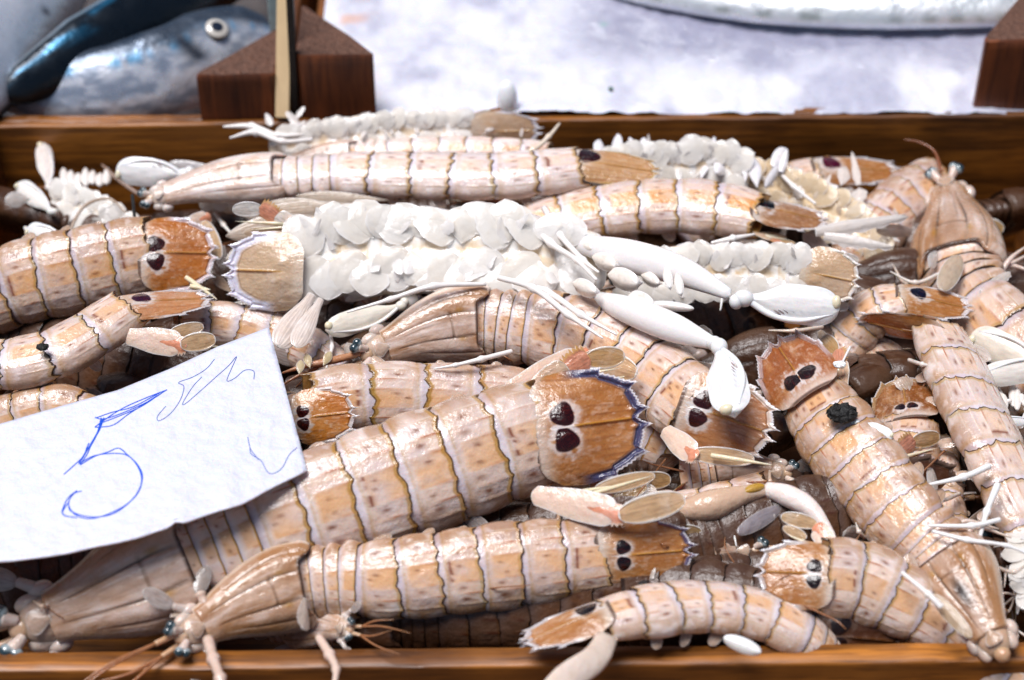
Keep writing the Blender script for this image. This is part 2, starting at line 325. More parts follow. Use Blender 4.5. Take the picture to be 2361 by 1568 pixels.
def body_segments(fr, k0, k1, tone, seed, nd=104, nr=26, hd=.62, hv=.42, **kw):
    """thorax plates 0-3, tail plates 4-9"""
    mb = MB(); th = theta(nd)
    X0, Y0 = section(th, hd, hv); rg = random.Random(seed)
    edges = [.285, .315, .35, .385, .425, .515, .61, .705, .80, .90, 1.0]
    for k in range(k0, k1):
        a, b = edges[k], edges[k + 1]; thor = k < 4
        t = np.r_[np.linspace(0, .88, nr - 8), np.linspace(.90, 1.0, 8), 1.0, .97]
        lip = np.r_[np.zeros(nr), .045, .085]
        if k == k0: t = np.r_[0, t]; lip = np.r_[.96, lip]
        if k == 9: t = np.r_[t, .98, .99]; lip = np.r_[lip, .5, .93]
        TT, X = np.meshgrid(t, X0, indexing='ij'); _, Y = np.meshgrid(t, Y0, indexing='ij'); TH = np.broadcast_to(th, TT.shape)
        ph = rg.uniform(0, 6)
        dlt = .030 * np.sin(X * 7 + ph) + .022 * np.sin(X * 17 + ph * 2) + .05 * (fnoise(X * 5 + 30, TT * 0 + k, seed + 3) - .5)
        tip = .13 * gau(np.abs(TH), R(84), .10) + .035 * (gau(np.abs(X), .27, .03) + gau(np.abs(X), .55, .03) + gau(np.abs(X), .8, .03)) * (TH ** 2 < 2.4)
        if thor: tip = .22 * gau(np.abs(TH), R(88), .14); dlt = dlt * .5
        if k == 9: tip = tip * 1.6
        jw = rg.uniform(-.03, .03); jt = rg.uniform(-.07, .07); dlt = dlt + jt * X * (k < 9)
        s = a + (b - a) * (TT * (1.07 + dlt + tip * smooth(.5, 1, TT)))
        P, T, S, U, w = fr(s)
        w = w * np.interp(s, WID_S, WID_W) * (1 + jw)
        rf = .935 + .045 * smooth(.0, .16, TT) + .020 * TT + .018 * np.sin(np.pi * np.clip(TT * 1.02, 0, 1)) - lip[:, None]
        ridge = sum(gau(X, x0, .022) * (np.cos(TH) > -.1) for x0 in (-.27, .27, -.55, .55, -.80, .80)) * smooth(.22, .5, TT) * (.022 if not thor else .014)
        rim = .010 * gau(TT, .965, .03) - .012 * gau(TT, .21, .03)
        rf = rf + ridge + rim + .010 * (fnoise(X * 6, TT * 3 + k, seed) - .5)
        side = 1 + (.06 if not thor else .16) * np.sin(np.pi * np.clip(TT, 0, 1)) * smooth(.8, 1, np.abs(X)) - .02
        V = P + (S * X[..., None] * side[..., None] + U * Y[..., None]) * (w * rf)[..., None]
        vent = smooth(R(96), R(112), np.abs(np.where(TH > np.pi, TH - 2 * np.pi, TH)))
        C = shell_colors(X, TT * 1.0, k, tone, seed, vent, **kw)
        mb.grid(V, C, True)
    return mb

def carapace(fr, tone, seed, nd=104, hd=.60, hv=.42, smudge=None, flare=1.0, front=0.0):
    mb = MB(); th = theta(nd); X0, Y0 = section(th, hd, hv)
    t = np.r_[0.0, np.linspace(0, 1, 70) ** .9, 1.0, .99]; lip = np.r_[.6, np.zeros(70), .05, .10]
    TT, X = np.meshgrid(t, X0, indexing='ij'); _, Y = np.meshgrid(t, Y0, indexing='ij'); TH = np.broadcast_to(th, TT.shape)
    wing = .10 * smooth(.45, .85, np.abs(X)) 
    s = .035 + (.262 + front) * (TT * (1 + wing * smooth(.4, 1, TT)))
    P, T, S, U, w = fr(s)
    wd = .44 + .62 * smooth(-.1, .85, TT) - .12 * smooth(.93, 1.02, TT) * smooth(.6, .9, np.abs(X))
    wd = wd * flare
    g = .055 * gau(np.abs(X), .36 - .06 * TT, .030) * smooth(.05, .2, TT) * smooth(1.0, .93, TT) + .03 * gau(np.abs(X), .72, .025) * smooth(.25, .5, TT) + .045 * gau(TT, .70, .018) * smooth(.40, .34, np.abs(X)) * smooth(.05, .3, np.abs(X))
    lob = .04 * gau(np.abs(X), .55, .12) * smooth(.1, .5, TT) + .02 * (fnoise(X * 5, TT * 6, seed) - .5) + .02 * gau(X, 0, .03) * smooth(.1, .3, TT)
    rf = 1 - g + lob - lip[:, None]
    V = P + (S * X[..., None] + U * Y[..., None]) * (w * wd * rf)[..., None]
    n1 = fnoise(X * 3 + 3, TT * 3, seed + 2, 4); n2 = fnoise(X * 12 + 3, TT * 4, seed + 4, 3)
    c = mix(np.broadcast_to(PALE, X.shape + (3,)), PINK, np.clip(.25 + .6 * tone + (n1 - .5) * 1.2, 0, 1))
    c = mix(c, TAN, np.clip(tone * 1.05 + (n1 - .5) * 1.1 + .30 * np.abs(X), 0, .92)); c = mix(c, (.60, .47, .40), .5 * smooth(.5, .65, fnoise(X * 2.2 + 9, TT * 2.5 + 4, seed + 8, 3)) * (1 - .4 * tone))
    c = mix(c, (.40, .26, .20), .45 * smooth(.5, .75, n1) * gau(np.abs(X), .2, .2) * tone)
    c = mix(c, WHT, .45 * smooth(.6, .75, n2) * (1 - tone * .6))
    c = mix(c, (.10, .05, .025), .85 * gau(np.abs(X), .36 - .06 * TT, .016) * smooth(.05, .2, TT) * smooth(1, .9, TT))
    c = mix(c, (.16, .08, .04), .6 * gau(np.abs(X), .72, .014) * smooth(.2, .5, TT) * smooth(.2, .5, n2))
    c = mix(c, (.22, .12, .07), .5 * gau(np.abs(X), .12 + .05 * TT, .012) * smooth(.45, .7, n2))
    c = mix(c, (.22, .12, .05), .6 * gau(TT, .70, .010) * smooth(.42, .34, np.abs(X)))
    c = mix(c, YEL, .6 * np.exp(-((np.abs(X) - .37) ** 2 + (TT - .80) ** 2) / .0022))
    c = mix(c, (.92, .84, .76), .5 * smooth(.86, .97, np.abs(X)) * (np.cos(TH) > -.2))
    c = mix(c, LINE, .85 * smooth(.965, .985, TT) * smooth(.7, .45, np.abs(X)))
    if smudge: c = mix(c, (.05, .04, .045), .9 * np.exp(-((X - smudge[0]) / smudge[2]) ** 2 - ((TT - smudge[1]) / smudge[3]) ** 2) * (.5 + n1))
    mb.grid(V, c, True); return mb

def build_head(root, fr, tone, seed, W, ant=1, scales=True, eyecol=(.02, .04, .05), parts=('eyes', 'antennae', 'scales'), spread=1.0, lg=1.0):
    P, T, S, U, w = [x[0] for x in fr(np.array([.035]))]; w = float(w); F = -T
    cc = mix(np.array(PALE), TAN, .35 + .5 * tone)
    rg = random.Random(seed); mb = MB()
    mb.add(ellipsoid(P + F * w * .12 - U * w * .05, [F * w * .42, S * w * .40, U * w * .26], cc))
    mb.add(ellipsoid(P + F * w * .50 - U * w * .02, [F * w * .22, S * w * .20, U * w * .18], mix(cc, ORG, .35)))
    for q in (-1, 1):
        mb.add(ellipsoid(P + F * w * .25 + S * q * w * .34 - U * w * .1, [F * w * .26, S * w * .17, U * w * .15], mix(cc, WHT, .3)))
        mb.add(ellipsoid(P + F * w * .0 + S * q * w * .50 - U * w * .12, [F * w * .22, S * w * .15, U * w * .17], mix(cc, WHT, .4)))
    # rostral plate
    mb.add(leaf(P - F * w * .05 + U * w * .26, P + F * w * .36 + U * w * .24, U, w * .42, cc, mix(cc, WHT, .5), nl=14, nw=10, thick=.1, shape='fan'))
    mb.build('head', M_SHELL, root)
    if 'eyes' in parts:
        for q in (-1, 1):
            b0 = P + F * w * .50 + S * q * w * .14 + U * w * .10; e0 = P + F * w * .72 + S * q * w * .27 * spread + U * w * .17
            st = tube([b0, (b0 + e0) / 2, e0], [w * .09, w * .11, w * .14], mix(cc, WHT, .35)).build('eye_stalk', M_SHELL, root)
            d = nrm(e0 - b0 + S * q * .2); ax2 = nrm(np.cross(d, U)); ax3 = np.cross(d, ax2)
            c = MB(); 
            f = lambda qv: mix(np.broadcast_to((.30, .36, .38), qv.shape), eyecol, smooth(-.2, .3, qv[..., 0] + .3 * np.abs(qv[..., 1])))
            c.add(ellipsoid(e0 + d * w * .07 + ax2 * w * .08, [d * w * .13, ax2 * w * .13, ax3 * w * .13], (0, 0, 0), colf=f))
            c.add(ellipsoid(e0 + d * w * .07 - ax2 * w * .08, [d * w * .13, ax2 * w * .13, ax3 * w * .13], (0, 0, 0), colf=f))
            c.build('cornea', M_EYE, st)
    if 'antennae' in parts:
        for q in (-1, 1):
            b0 = P + F * w * .45 + S * q * w * .12 - U * w * .12
            j = b0 + F * w * .7 * lg + S * q * w * .05 + U * .05
            ab = tube([b0, (b0 + j) / 2, j], [w * .10, w * .08, w * .07], mix(cc, ORG, .4)).build('antennule', M_SHELL, root)
            for k in range(2):
                dx = rg.uniform(-.4, .4); dl = rg.uniform(.8, 1.7) * lg
                tube([j, j + F * w * .8 * dl + S * w * (q * .15 + dx * .5), j + F * w * 1.6 * dl + S * w * (q * .1 + dx * 1.2) - U * w * .3], [w * .045, w * .035, w * .012], (.50, .28, .16), n=26, m=8).build('flagellum', M_SHELL, ab)
    if 'scales' in parts:
        for q in (-1, 1):
            b0 = P + F * w * .02 + S * q * w * .50 - U * w * .1; m_ = b0 + F * w * .30 + S * q * w * .25
            mb = tube([b0, m_], [w * .12, w * .09], mix(cc, WHT, .4)); a = rg.uniform(.3, .9)
            mb.add(leaf(m_, m_ + nrm(F * (1 - a * .4) + S * q * a + U * rg.uniform(-.2, .3)) * w * .85, U, w * .42, mix((.45, .36, .32), PALE, .3), (.86, .78, .72), veins=1, seed=seed + q))
            mb.build('antennal_scale', M_CLEAR, root)

def outline_telson(np_=420, broad=1.0, seed=0):
    """closed outline, x along the tail (0 base .. 1 tip), y across (-1..1); pointed teeth with fine denticles between"""
    K = [(0, -.62), (.06, -.80), (.20, -.96), (.40, -1.0), (.58, -.955), (.70, -.945, 's'), (.69, -.86), (.83, -.75), (.90, -.67), (1.0, -.61, 's'), (.94, -.52), (.985, -.34), (1.00, -.22), (1.07, -.14, 's'), (.985, -.06), (.955, 0)]
    pts = [(k[0], k[1] * broad) for k in K]; pts = pts + [(x, -y) for x, y in pts[-2::-1]]
    pts = pts + [(-.03, y) for y in np.linspace(.5, -.5, 12)]
    P = np.array(pts); d = np.r_[0, np.cumsum(np.linalg.norm(np.diff(P, axis=0), axis=1))]
    u = np.unique(np.r_[np.linspace(0, d[-1], np_), d])
    Q = np.stack([np.interp(u, d, P[:, 0]), np.interp(u, d, P[:, 1])], -1)
    return Q, u
def telson(base, tip, normal, W, seed, tone=.6, rim=(.70, .62, .60), col=(.53, .28, .11), rimw=.10, bulge=.32, spot=(.085, .010, .006), spots=True, both=(1, 1), spot_r=.20, halo=.42, under=False, sx=.27, sy=.225, ln=1.0):
    base = np.asarray(base, float); tip = np.asarray(tip, float); L = np.linalg.norm(tip - base); T = (tip - base) / L
    n0 = nrm(normal - np.dot(normal, T) * T); S0 = np.cross(T, n0)
    O, u = outline_telson(seed=seed); m = len(O); cx = .46
    rho = np.r_[np.linspace(.0, .74, 40), np.linspace(.755, 1.0, 30)]
    RH, I = np.meshgrid(rho, np.arange(m), indexing='ij')
    kk = 31; pad = np.vstack([O[-kk:], O, O[:kk]]); ker = np.hanning(2 * kk + 1); ker /= ker.sum()
    Os = np.stack([np.convolve(pad[:, j], ker, 'valid')[:m] for j in (0, 1)], -1); Os = np.stack([(Os[:, 0] - cx) * 1.03 + cx, Os[:, 1] * 1.03], -1); 
    bl = smooth(.70, 1.0, RH); ox = O[:, 0][I] * bl + Os[:, 0][I] * (1 - bl); oy = O[:, 1][I] * bl + Os[:, 1][I] * (1 - bl)
    # denticles along the rear edge
    seglen = u[I]; rear = smooth(.60, .66, ox); dent = rear * .024 * np.clip(1 - np.abs((seglen * 17) % 1 - .5) * 2.4, 0, 1) * smooth(.92, 1, RH)
    x = cx + (ox - cx) * (RH + dent * 1.3); y = oy * (RH + dent)
    n1 = fnoise(x * 4 + 5, y * 4 + 9, seed, 4); n2 = fnoise(x * 3 + y * 14 * 0 + 5, (y + .3 * y * x) * 22 + 40, seed + 4, 2); n3 = fnoise(x * 16 + 5, y * 16 + 30, seed + 7, 3)
    h = bulge * (1 - np.clip(np.abs(y) / 1.02, 0, 1) ** 2.2) * (1 - .78 * smooth(.15, 1.0, x)) + .050 * gau(y, 0, .030) * smooth(.28, .5, x) * smooth(.98, .85, x)
    h += -.03 * gau(RH, .88, .03) * smooth(.45, .6, x) + .025 * smooth(.90, .95, RH) * smooth(.45, .6, x)
    h += .05 * gau(np.abs(y), .155, .05) * smooth(.85, 1.0, x) + .04 * gau(np.abs(y), .60, .06) * smooth(.78, .95, x)
    h += .010 * (n3 - .5) + .004 * n2
    h += .035 * np.exp(-((x - sx) ** 2 / .012 + (np.abs(y) - sy) ** 2 / .03))
    V = base + T * (x * L)[..., None] + S0 * (y * W)[..., None] + n0 * (h * W)[..., None]
    Vb = base + T * (x * L)[..., None] + S0 * (y * W)[..., None] + n0 * ((h - .05 * smooth(1.0, .93, RH)) * W)[..., None]
    c = np.broadcast_to(np.asarray(col, float), V.shape)
    c = mix(c, (.74, .48, .28), np.clip((n1 - .42) * 2.0, 0, 1) * .7); c = mix(c, (.36, .16, .06), np.clip((n2 - .5) * 3, 0, 1) * .45)
    c = mix(c, (.80, .66, .60), np.clip((n3 - .55) * 4, 0, 1) * .35)
    c = mix(c, (.88, .80, .76), smooth(.22, .02, x) * .65)
    if under: c = mix(c, (.75, .62, .50), .6)
    c = mix(c, (.55, .32, .06), .9 * gau(y, 0, .022) * smooth(.2, .34, x) * smooth(1, .9, x))
    if spots:
        for q, kk in ((-1, both[0]), (1, both[1])):
            if not kk: continue
            dx = (x - sx) * L / W / (spot_r * 1.0); dy = (y - q * sy) / (spot_r * .98); rr = np.sqrt(dx ** 2 + dy ** 2) + (n1 - .5) * .22
            c = mix(c, (.86, .80, .80), smooth(1.8, 1.1, rr + (n3 - .5) * 1.2 + (n1 - .5) * 1.3) * .80 * halo * 2 * smooth(.3, .55, fnoise(x * 9 + 3, y * 9 + 33, seed + 21, 3) + .12))
        for q, kk in ((-1, both[0]), (1, both[1])):
            if not kk: continue
            dx = (x - sx) * L / W / (spot_r * 1.0); dy = (y - q * sy) / (spot_r * .98); rr = np.sqrt(dx ** 2 + dy ** 2) * (1 + .10 * np.sin(3 * np.arctan2(dy, dx) + seed + q)) + (n1 - .5) * .22 + (n3 - .5) * .12
            c = mix(c, spot, smooth(1.10, .96, rr) * smooth(.008, .022, np.abs(y))); c = mix(c, (.16, .025, .012), smooth(.55, .8, n3) * smooth(1, .8, rr) * .7)
    rb = smooth(1 - rimw * 1.5, 1 - rimw, RH + .02 * (n1 - .5)) * smooth(.30, .5, x)
    c = mix(c, rim, rb); c = mix(c, (.20, .11, .07), .5 * gau(RH, 1 - rimw * 1.45, .012) * smooth(.5, .6, x))
    c = mix(c, WHT, smooth(.955, .985, RH) * smooth(.55, .64, x) * .9)
    c = mix(c, LINE, (0 if under else .7) * smooth(.03, .0, x))
    mb = MB(); mb.grid(V, c, True); mb.grid(Vb[:, ::-1], mix(c, (.7, .6, .5), .5)[:, ::-1], True)
    # the big teeth end in white points
    for (tx, ty) in ((1.08, -.14), (1.08, .14), (1.01, -.61), (1.01, .61), (.71, -.95), (.71, .95)):
        p = base + T * ((tx - .09) * L) + S0 * (ty * .99 * W) + n0 * .015 * W; q = base + T * ((tx + .02) * L) + S0 * (ty * 1.0 * W) + n0 * .01 * W
        mb.add(spike(p, q, .042 * W, WHT))
    return mb, (T, n0, S0, L)

def uropod(root, base, T, n0, S0, W, q, seed, out=.45, scale=1.12, tone=.5, white=False, drop=.1):
    """one tail fin: stem, two-jointed outer paddle, inner paddle and a forked spine"""
    inn = (.62, .47, .33) if not white else (.85, .78, .72); rm = (.88, .82, .76)
    d = nrm(T + S0 * q * out); n1 = nrm(n0 - .25 * q * S0); b = np.asarray(base) - n0 * drop * W
    m_ = b + d * W * .72 * scale; e = m_ + nrm(T * 1.0 + S0 * q * out * .55) * W * .75 * scale
    mb = leaf(b, m_ + d * .05 * W, n1, W * .55, mix(np.array(inn), PINK, .4), rm, shape='stem', bulge=.12, thick=.2, seed=seed, veins=.15, nl=24)
    mb.add(leaf(b + d * W * .55 * scale, m_ + nrm(T + S0 * q * out) * W * .42 * scale, n1, W * .42, (.74, .42, .30), (.80, .50, .20), shape='stem', bulge=.10, thick=.2, teeth=9, tooth=W * .13, side=q, seed=seed + 2, veins=.3))
    o = mb.build('uropod', M_SHELL, root)
    p2 = m_ + nrm(T + S0 * q * out) * W * .34 * scale
    leaf(p2, p2 + nrm(T - S0 * q * .05 + n0 * .03) * W * .62 * scale, n1, W * .40, (.60, .38, .18) if not white else inn, (.94, .90, .86), rimw=.16, rimh=.05, seed=seed + 5, bulge=.05, veins=.3).build('paddle', M_CLEAR, o)
    i0 = b + d * W * .35 * scale - S0 * q * W * .16
    leaf(i0, i0 + nrm(T - S0 * q * .02) * W * 1.0 * scale - n0 * .02 * W, n0, W * .34, (.52, .36, .22), (.86, .78, .66), rimw=.14, seed=seed + 6, bulge=.08, veins=.3).build('paddle', M_CLEAR, o)
    sp = MB(); s0 = b + d * W * .5 * scale - S0 * q * W * .02 + n0 * .02 * W
    sp.add(spike(s0, s0 + nrm(T + S0 * q * .02) * W * 1.05 * scale, .065 * W, (.88, .78, .62))); sp.add(spike(s0 - S0 * q * .08 * W, s0 - S0 * q * .18 * W + T * W * .72 * scale, .05 * W, (.88, .78, .62)))
    sp.build('spine', M_SHELL, o)
    return o

def shrimp(label, pts, W, tone=.5, seed=1, a=0.0, b=1.0, tail=None, head=True, uro=(1, 1), ucfg=None, group='mantis shrimps heaped in the crate', q=1.0, tkw=None, hkw=None, ckw=None, legs=0, fringe=True, name='mantis_shrimp', hd=.60, mat=None, **kw):
    mid = pts[len(pts) // 2]; c0 = at(mid[0], mid[1], mid[2]); Wc = cm(W, c0)
    root = thing(name, label, 'mantis shrimp', c0 - np.array([0, 0, .5 * Wc]), group)
    fr = Frame(pts, Wc, a, b); nd = int(104 * q); nr = int(26 * q); mat = mat or M_SHELL
    if a < .2: carapace(fr, tone, seed, nd, **(ckw or {})).build('carapace', mat, root)
    if a < .4:
        body_segments(fr, 0, 4, tone, seed, nd, max(14, int(nr * .6)), hd=hd, **kw).build('thorax', mat, root)
    body_segments(fr, 4, 10, tone, seed, nd, nr, hd=hd, **kw).build('abdomen', mat, root)
    if head and a < .1: build_head(root, fr, tone, seed, Wc, **(hkw or {}))
    if tail is not False:
        P, T, S, U, w = [x[0] for x in fr(np.array([.995]))]
        if tail is None: tail = dict()
        Wt = cm(tail['W'], P) if 'W' in tail else Wc * 1.0
        if 'p' in tail:
            e_ = tail['p'][1]; E = at(e_[0], e_[1], e_[2] - .55); B = P + U * Wc * .27; B = B - nrm(E - B) * Wt * .12; Tt = nrm(E - B); c = nrm(CP - B); n0 = nrm(c - np.dot(c, Tt) * Tt); r = R(tail.get('roll', 0)); N = math.cos(r) * n0 + math.sin(r) * np.cross(Tt, n0)
        else:
            B = P + U * Wc * .30; E = B + (T - U * tail.get('dip', .12)) * Wc * tail.get('len', 1.75); N = U
        mb, (Tt, n0, S0, L) = telson(B, E, N, Wt, seed, tone, **(tkw or {})); mb.build('telson', mat, root)
        for k, qq in enumerate((-1, 1)):
            if uro[k]:
                uropod(root, P + S0 * qq * Wc * .74 - n0 * Wc * .05, Tt, n0, S0, Wt, qq, seed + k, **(ucfg or {}))
    if fringe:
        rg = random.Random(seed + 77); fc = mix(np.array(PINK), TAN, .3 + .5 * tone)
        for k in range(5):
            sk = .47 + .10 * k
            if sk < a: continue
            P, T, S, U, w = [x[0] for x in fr(np.array([sk]))]
            for sd in (-1, 1):
                B = P + S * sd * Wc * .70 - U * Wc * .22; E = B + nrm(T * rg.uniform(.2, .9) + S * sd * rg.uniform(.5, .9) - U * rg.uniform(.2, .7)) * Wc * rg.uniform(.45, .75)
                leaf(B, E, nrm(U + S * sd * .5), Wc * rg.uniform(.3, .45), fc, mix(fc, WHT, .5), veins=.8, seed=seed + k, thick=.2, nl=18, nw=12, rimw=.12).build('swimming_leg', M_CLEAR, root)
        for k in range(3):
            sk = .31 + .035 * k
            if sk < a + .02: continue
            P, T, S, U, w = [x[0] for x in fr(np.array([sk]))]
            for sd in (-1, 1):
                p0 = P + S * sd * Wc * .62 - U * Wc * .25; p1 = p0 + S * sd * Wc * rg.uniform(.35, .55) + T * Wc * rg.uniform(-.3, .2); p2 = p1 + nrm(S * sd * rg.uniform(.1, .7) + T * rg.uniform(-1, 1) - U * .3) * Wc * rg.uniform(.5, .8)
                tube([p0, p1, p2], [.07 * Wc, .055 * Wc, .02 * Wc], mix(fc, WHT, .45), n=16, m=8).build('leg', M_SHELL, root)
    for k in range(legs):
        sgn = 1 if k % 2 else -1; P, T, S, U, w = [x[0] for x in fr(np.array([.30 + .04 * (k // 2)]))]; rg = random.Random(seed + k)
        p0 = P + S * sgn * Wc * .7 - U * .3 * Wc; p1 = p0 + S * sgn * Wc * .7 + T * rg.uniform(-.4, .4); p2 = p1 + S * sgn * Wc * .3 - T * Wc * rg.uniform(.2, .8) - U * .4 * Wc
        tube([p0, p1, p2], [.13, .09, .05], (.86, .78, .72)).build('leg', M_MILK, root)
    return root, fr, Wc
# ------------------------------------------------------------------ loose parts placed from photo points
def limb(root, pts, name='leg', col=(.90, .84, .80), mat=None, m=10, flat=1.0, parent=None, n=None):
    """pts (px, py, lift, radius px)"""
    P = [at(*p[:3]) for p in pts]; r = [cm(p[3], P[i]) for i, p in enumerate(pts)]
    return tube(P, r, col, m=m, flat=flat, n=n or (12 * len(P) if name == 'leg' else None), knots=.45 if name in ('leg', 'arm') else 0).build(name, mat or M_MILK, parent or root)
def blade(root, p, q, w, name='paddle', roll=0, inner=(.84, .76, .70), rim=(.92, .88, .86), mat=None, parent=None, **k):
    B, E = at(*p), at(*q); T = nrm(E - B); c = nrm(CP - B); n0 = nrm(c - np.dot(c, T) * T); r = R(roll); N = math.cos(r) * n0 + math.sin(r) * np.cross(T, n0)
    return leaf(B, E, N, cm(w, B), inner, rim, **k).build(name, mat or M_CLEAR, parent or root)
def claw(root, arm, wrist, tip, w, seed=1, roll=0, side=1, tint=(.86, .83, .81), ndl=7, mat=None):
    """raptorial claw: arm (px, py, lift, r) points, then the swollen hand from wrist to tip with its comb"""
    mat = mat or M_WHITE
    o = None
    if arm:
        P = [at(*p[:3]) for p in arm]; r = [cm(p[3], P[i]) for i, p in enumerate(arm)]
        o = tube(P, r, [tint, (.88, .82, .80), tint], m=20, flat=.7, n=40).build('claw_arm', mat, root)
    B, E = at(*wrist), at(*tip); T = nrm(E - B); L = np.linalg.norm(E - B); c = nrm(CP - B); n0 = nrm(c - np.dot(c, T) * T); rr = R(roll); N = math.cos(rr) * n0 + math.sin(rr) * np.cross(T, n0); S = np.cross(T, N); W = cm(w, B)
    mb = leaf(B, E, N, W, tint, tint, shape='claw', bulge=.15, thick=.35, rimh=0, nl=50, nw=36, seed=seed)
    for k in range(ndl):                                      # slots between the comb's teeth
        u = .30 + .46 * (k / ndl) + .02 * math.sin(k * 5.1 + seed)
        p = B + T * L * u + S * side * W * (.20 - .10 * k / ndl) + N * W * .125
        mb.add(tube([p, p + T * L * .05 + S * side * W * .06 - N * W * .025, p + T * L * .09 + S * side * W * .13 - N * W * .06], [.006 * W, .024 * W, .008 * W], (.30, .22, .22), n=8, m=6))
    mb.add(tube([B + T * L * .02 + N * W * .02, B + T * L * .30 + S * side * W * .34 + N * .06 * W, B + T * L * .6 + S * side * W * .40 + N * .10 * W, B + T * L * .93 + S * side * W * .16 + N * .08 * W], [.09 * W, .075 * W, .06 * W, .03 * W], mix(np.array(tint), WHT, .5), m=12, n=30))
    mb.add(ellipsoid(E - T * L * .045 - S * side * W * .15 + N * W * .05, [T * L * .05, S * W * .18, N * W * .14], (.82, .70, .50)))
    mb.add(ellipsoid(B, [T * W * .26, S * W * .22, N * W * .22], tint)); mb.add(ellipsoid(B - T * W * .18 + S * W * .1, [T * W * .18, S * W * .2, N * W * .2], tint))
    return mb.build('claw', mat, root)

def belly_shrimp(label, pts, W, seed=1, a=.3, b=1.0, tail=None, rows=6, uro=(1, 1), ucfg=None, group='mantis shrimps heaped in the crate', tkw=None, q=1.0, pl=1.0, milky=(.98, .94, .89), spread=.58, telson_=True, mat=None, front=None):
    """an animal lying on its back: pale underside with two rows of leaf-shaped swimming legs"""
    mid = pts[len(pts) // 2]; c0 = at(mid[0], mid[1], mid[2]); Wc = cm(W, c0)
    root = thing('mantis_shrimp', label, 'mantis shrimp', c0 - np.array([0, 0, .5 * Wc]), group)
    fr = Frame(pts, Wc, a, b); mb = MB(); th = np.linspace(0, 2 * np.pi, 72, endpoint=False)
    X0 = np.sign(np.sin(th)) * np.abs(np.sin(th)) ** .85; Y0 = np.where(np.cos(th) > 0, .50, -.5) * np.abs(np.cos(th)) ** .9
    s_ = np.linspace(a, b, 150); S_, X = np.meshgrid(s_, X0, indexing='ij'); _, Y = np.meshgrid(s_, Y0, indexing='ij')
    P, T, S, U, w = fr(S_); ph = (S_ - .425) * 10.4
    wob = .88 + .07 * np.abs(np.sin(np.pi * ph)) + .05 * (fnoise(X * 5 + 9, S_ * 30, seed) - .5) - .10 * gau(X, 0, .12) * (Y > 0)
    ends = np.minimum(smooth(a - .01, a + .03, S_), 1)
    V = P + (S * X[..., None] + U * Y[..., None]) * (w * wob * np.interp(S_, WID_S, WID_W) * (.5 + .5 * ends) * smooth(a - .001, a + .006, S_) * smooth(b + .001, b - .006, S_))[..., None]
    nz = fnoise(X * 4 + 9, S_ * 40, seed + 2)
    C = mix(np.broadcast_to(np.array(milky), V.shape), (.72, .52, .28), smooth(.50, .74, nz) * .6)
    C = mix(C, (.55, .34, .12), .5 * gau((ph % 1), .0, .06) * (Y > 0)); C = mix(C, (.70, .50, .26), .7 * smooth(.35, .65, nz) * gau(X, 0, .22) * (Y > 0))
    mb.grid(V, C, True); mb.build('abdomen', mat or M_MILK, root)
    rg = random.Random(seed)
    for k in range(rows):
        sk = .45 + .50 * k / max(rows - 1, 1)
        if sk < a: continue
        P, T, S, U, w = [x[0] for x in fr(np.array([sk]))]
        for sd in (-1, 1):
            for j in range(3):
                u = rg.uniform(-.1, .1)
                B = P + S * sd * Wc * (.06 + .08 * j) + U * Wc * (.50 - .02 * j) - T * Wc * (.22 * j); B = B + T * Wc * rg.uniform(-.14, .14) + S * Wc * rg.uniform(-.08, .08); d = nrm(T * (.55 + rg.uniform(-.35, .35) - .45 * j) + S * sd * (.85 + u) + U * (.10))
                E = B + d * Wc * (1.02 + rg.uniform(-.08, .12)) * pl * (1 - .12 * j) - U * Wc * (.10 - .04 * j)
                leaf(B, E, nrm(U + S * sd * rg.uniform(-.05, .3) + .28 * rg.uniform(-1, .3) * T), Wc * (.84 + rg.uniform(-.12, .10)) * pl, mix(np.array(milky), (.92, .80, .62), .3 * rg.random()), (1, .98, .97), nzk=.12, ragged=.16, shape=('oval', 'drop', 'oval')[j], bulge=.06, thick=.10, rimw=.06, rimh=.03, seed=seed * 7 + k * 4 + j + (sd > 0) * 2, nl=26, nw=18, bend=.05 * Wc).build('swimming_leg', M_FILM, root)
        for j in range(4):
            sd = rg.choice((-1, 1)); B = P + S * sd * Wc * rg.uniform(.0, .5) + U * Wc * .50 + T * Wc * rg.uniform(-.3, .3)
            leaf(B, B + nrm(S * sd * rg.uniform(.2, 1) + T * rg.uniform(-.6, .8) + U * rg.uniform(.05, .35)) * Wc * rg.uniform(.35, .62), nrm(U + S * rg.uniform(-.6, .6) + T * rg.uniform(-.6, .6)), Wc * rg.uniform(.16, .40), mix(np.array(milky), WHT, .4), (1, .98, .97), nzk=.1, ragged=.3, shape=rg.choice(['drop', 'blade', 'oval']), bulge=.08, thick=.1, twist=rg.uniform(-.8, .8), rimw=.08, seed=seed * 9 + k * 5 + j, nl=22, nw=14).build('gill', M_FILM, root)
        # side plates of the back, seen from below
        for sd in (-1, 1):
            B = P + S * sd * Wc * .80 - U * Wc * .02 - T * Wc * .1; E = B + nrm(T * .9 + S * sd * .35) * Wc * .62
            leaf(B, E, nrm(U + S * sd * .9), Wc * .40, (.84, .78, .76), (.92, .86, .84), shape='blade', seed=seed + k, thick=.2, nl=16, nw=10).build('side_plate', M_CLEAR, root)
    P, T, S, U, w = [x[0] for x in fr(np.array([.985]))]; tail = tail or {}
    Wt = cm(tail['W'], P) if 'W' in tail else Wc
    if 'p' in tail:
        B = at(*tail['p'][0]); E = at(*tail['p'][1]); Tt = nrm(E - B); c = nrm(CP - B); n0 = nrm(c - np.dot(c, Tt) * Tt); r = R(tail.get('roll', 0)); N = math.cos(r) * n0 + math.sin(r) * np.cross(Tt, n0)
    else: B = P - U * Wc * .1; E = B + (T + U * .1) * Wc * tail.get('len', 1.7); N = U
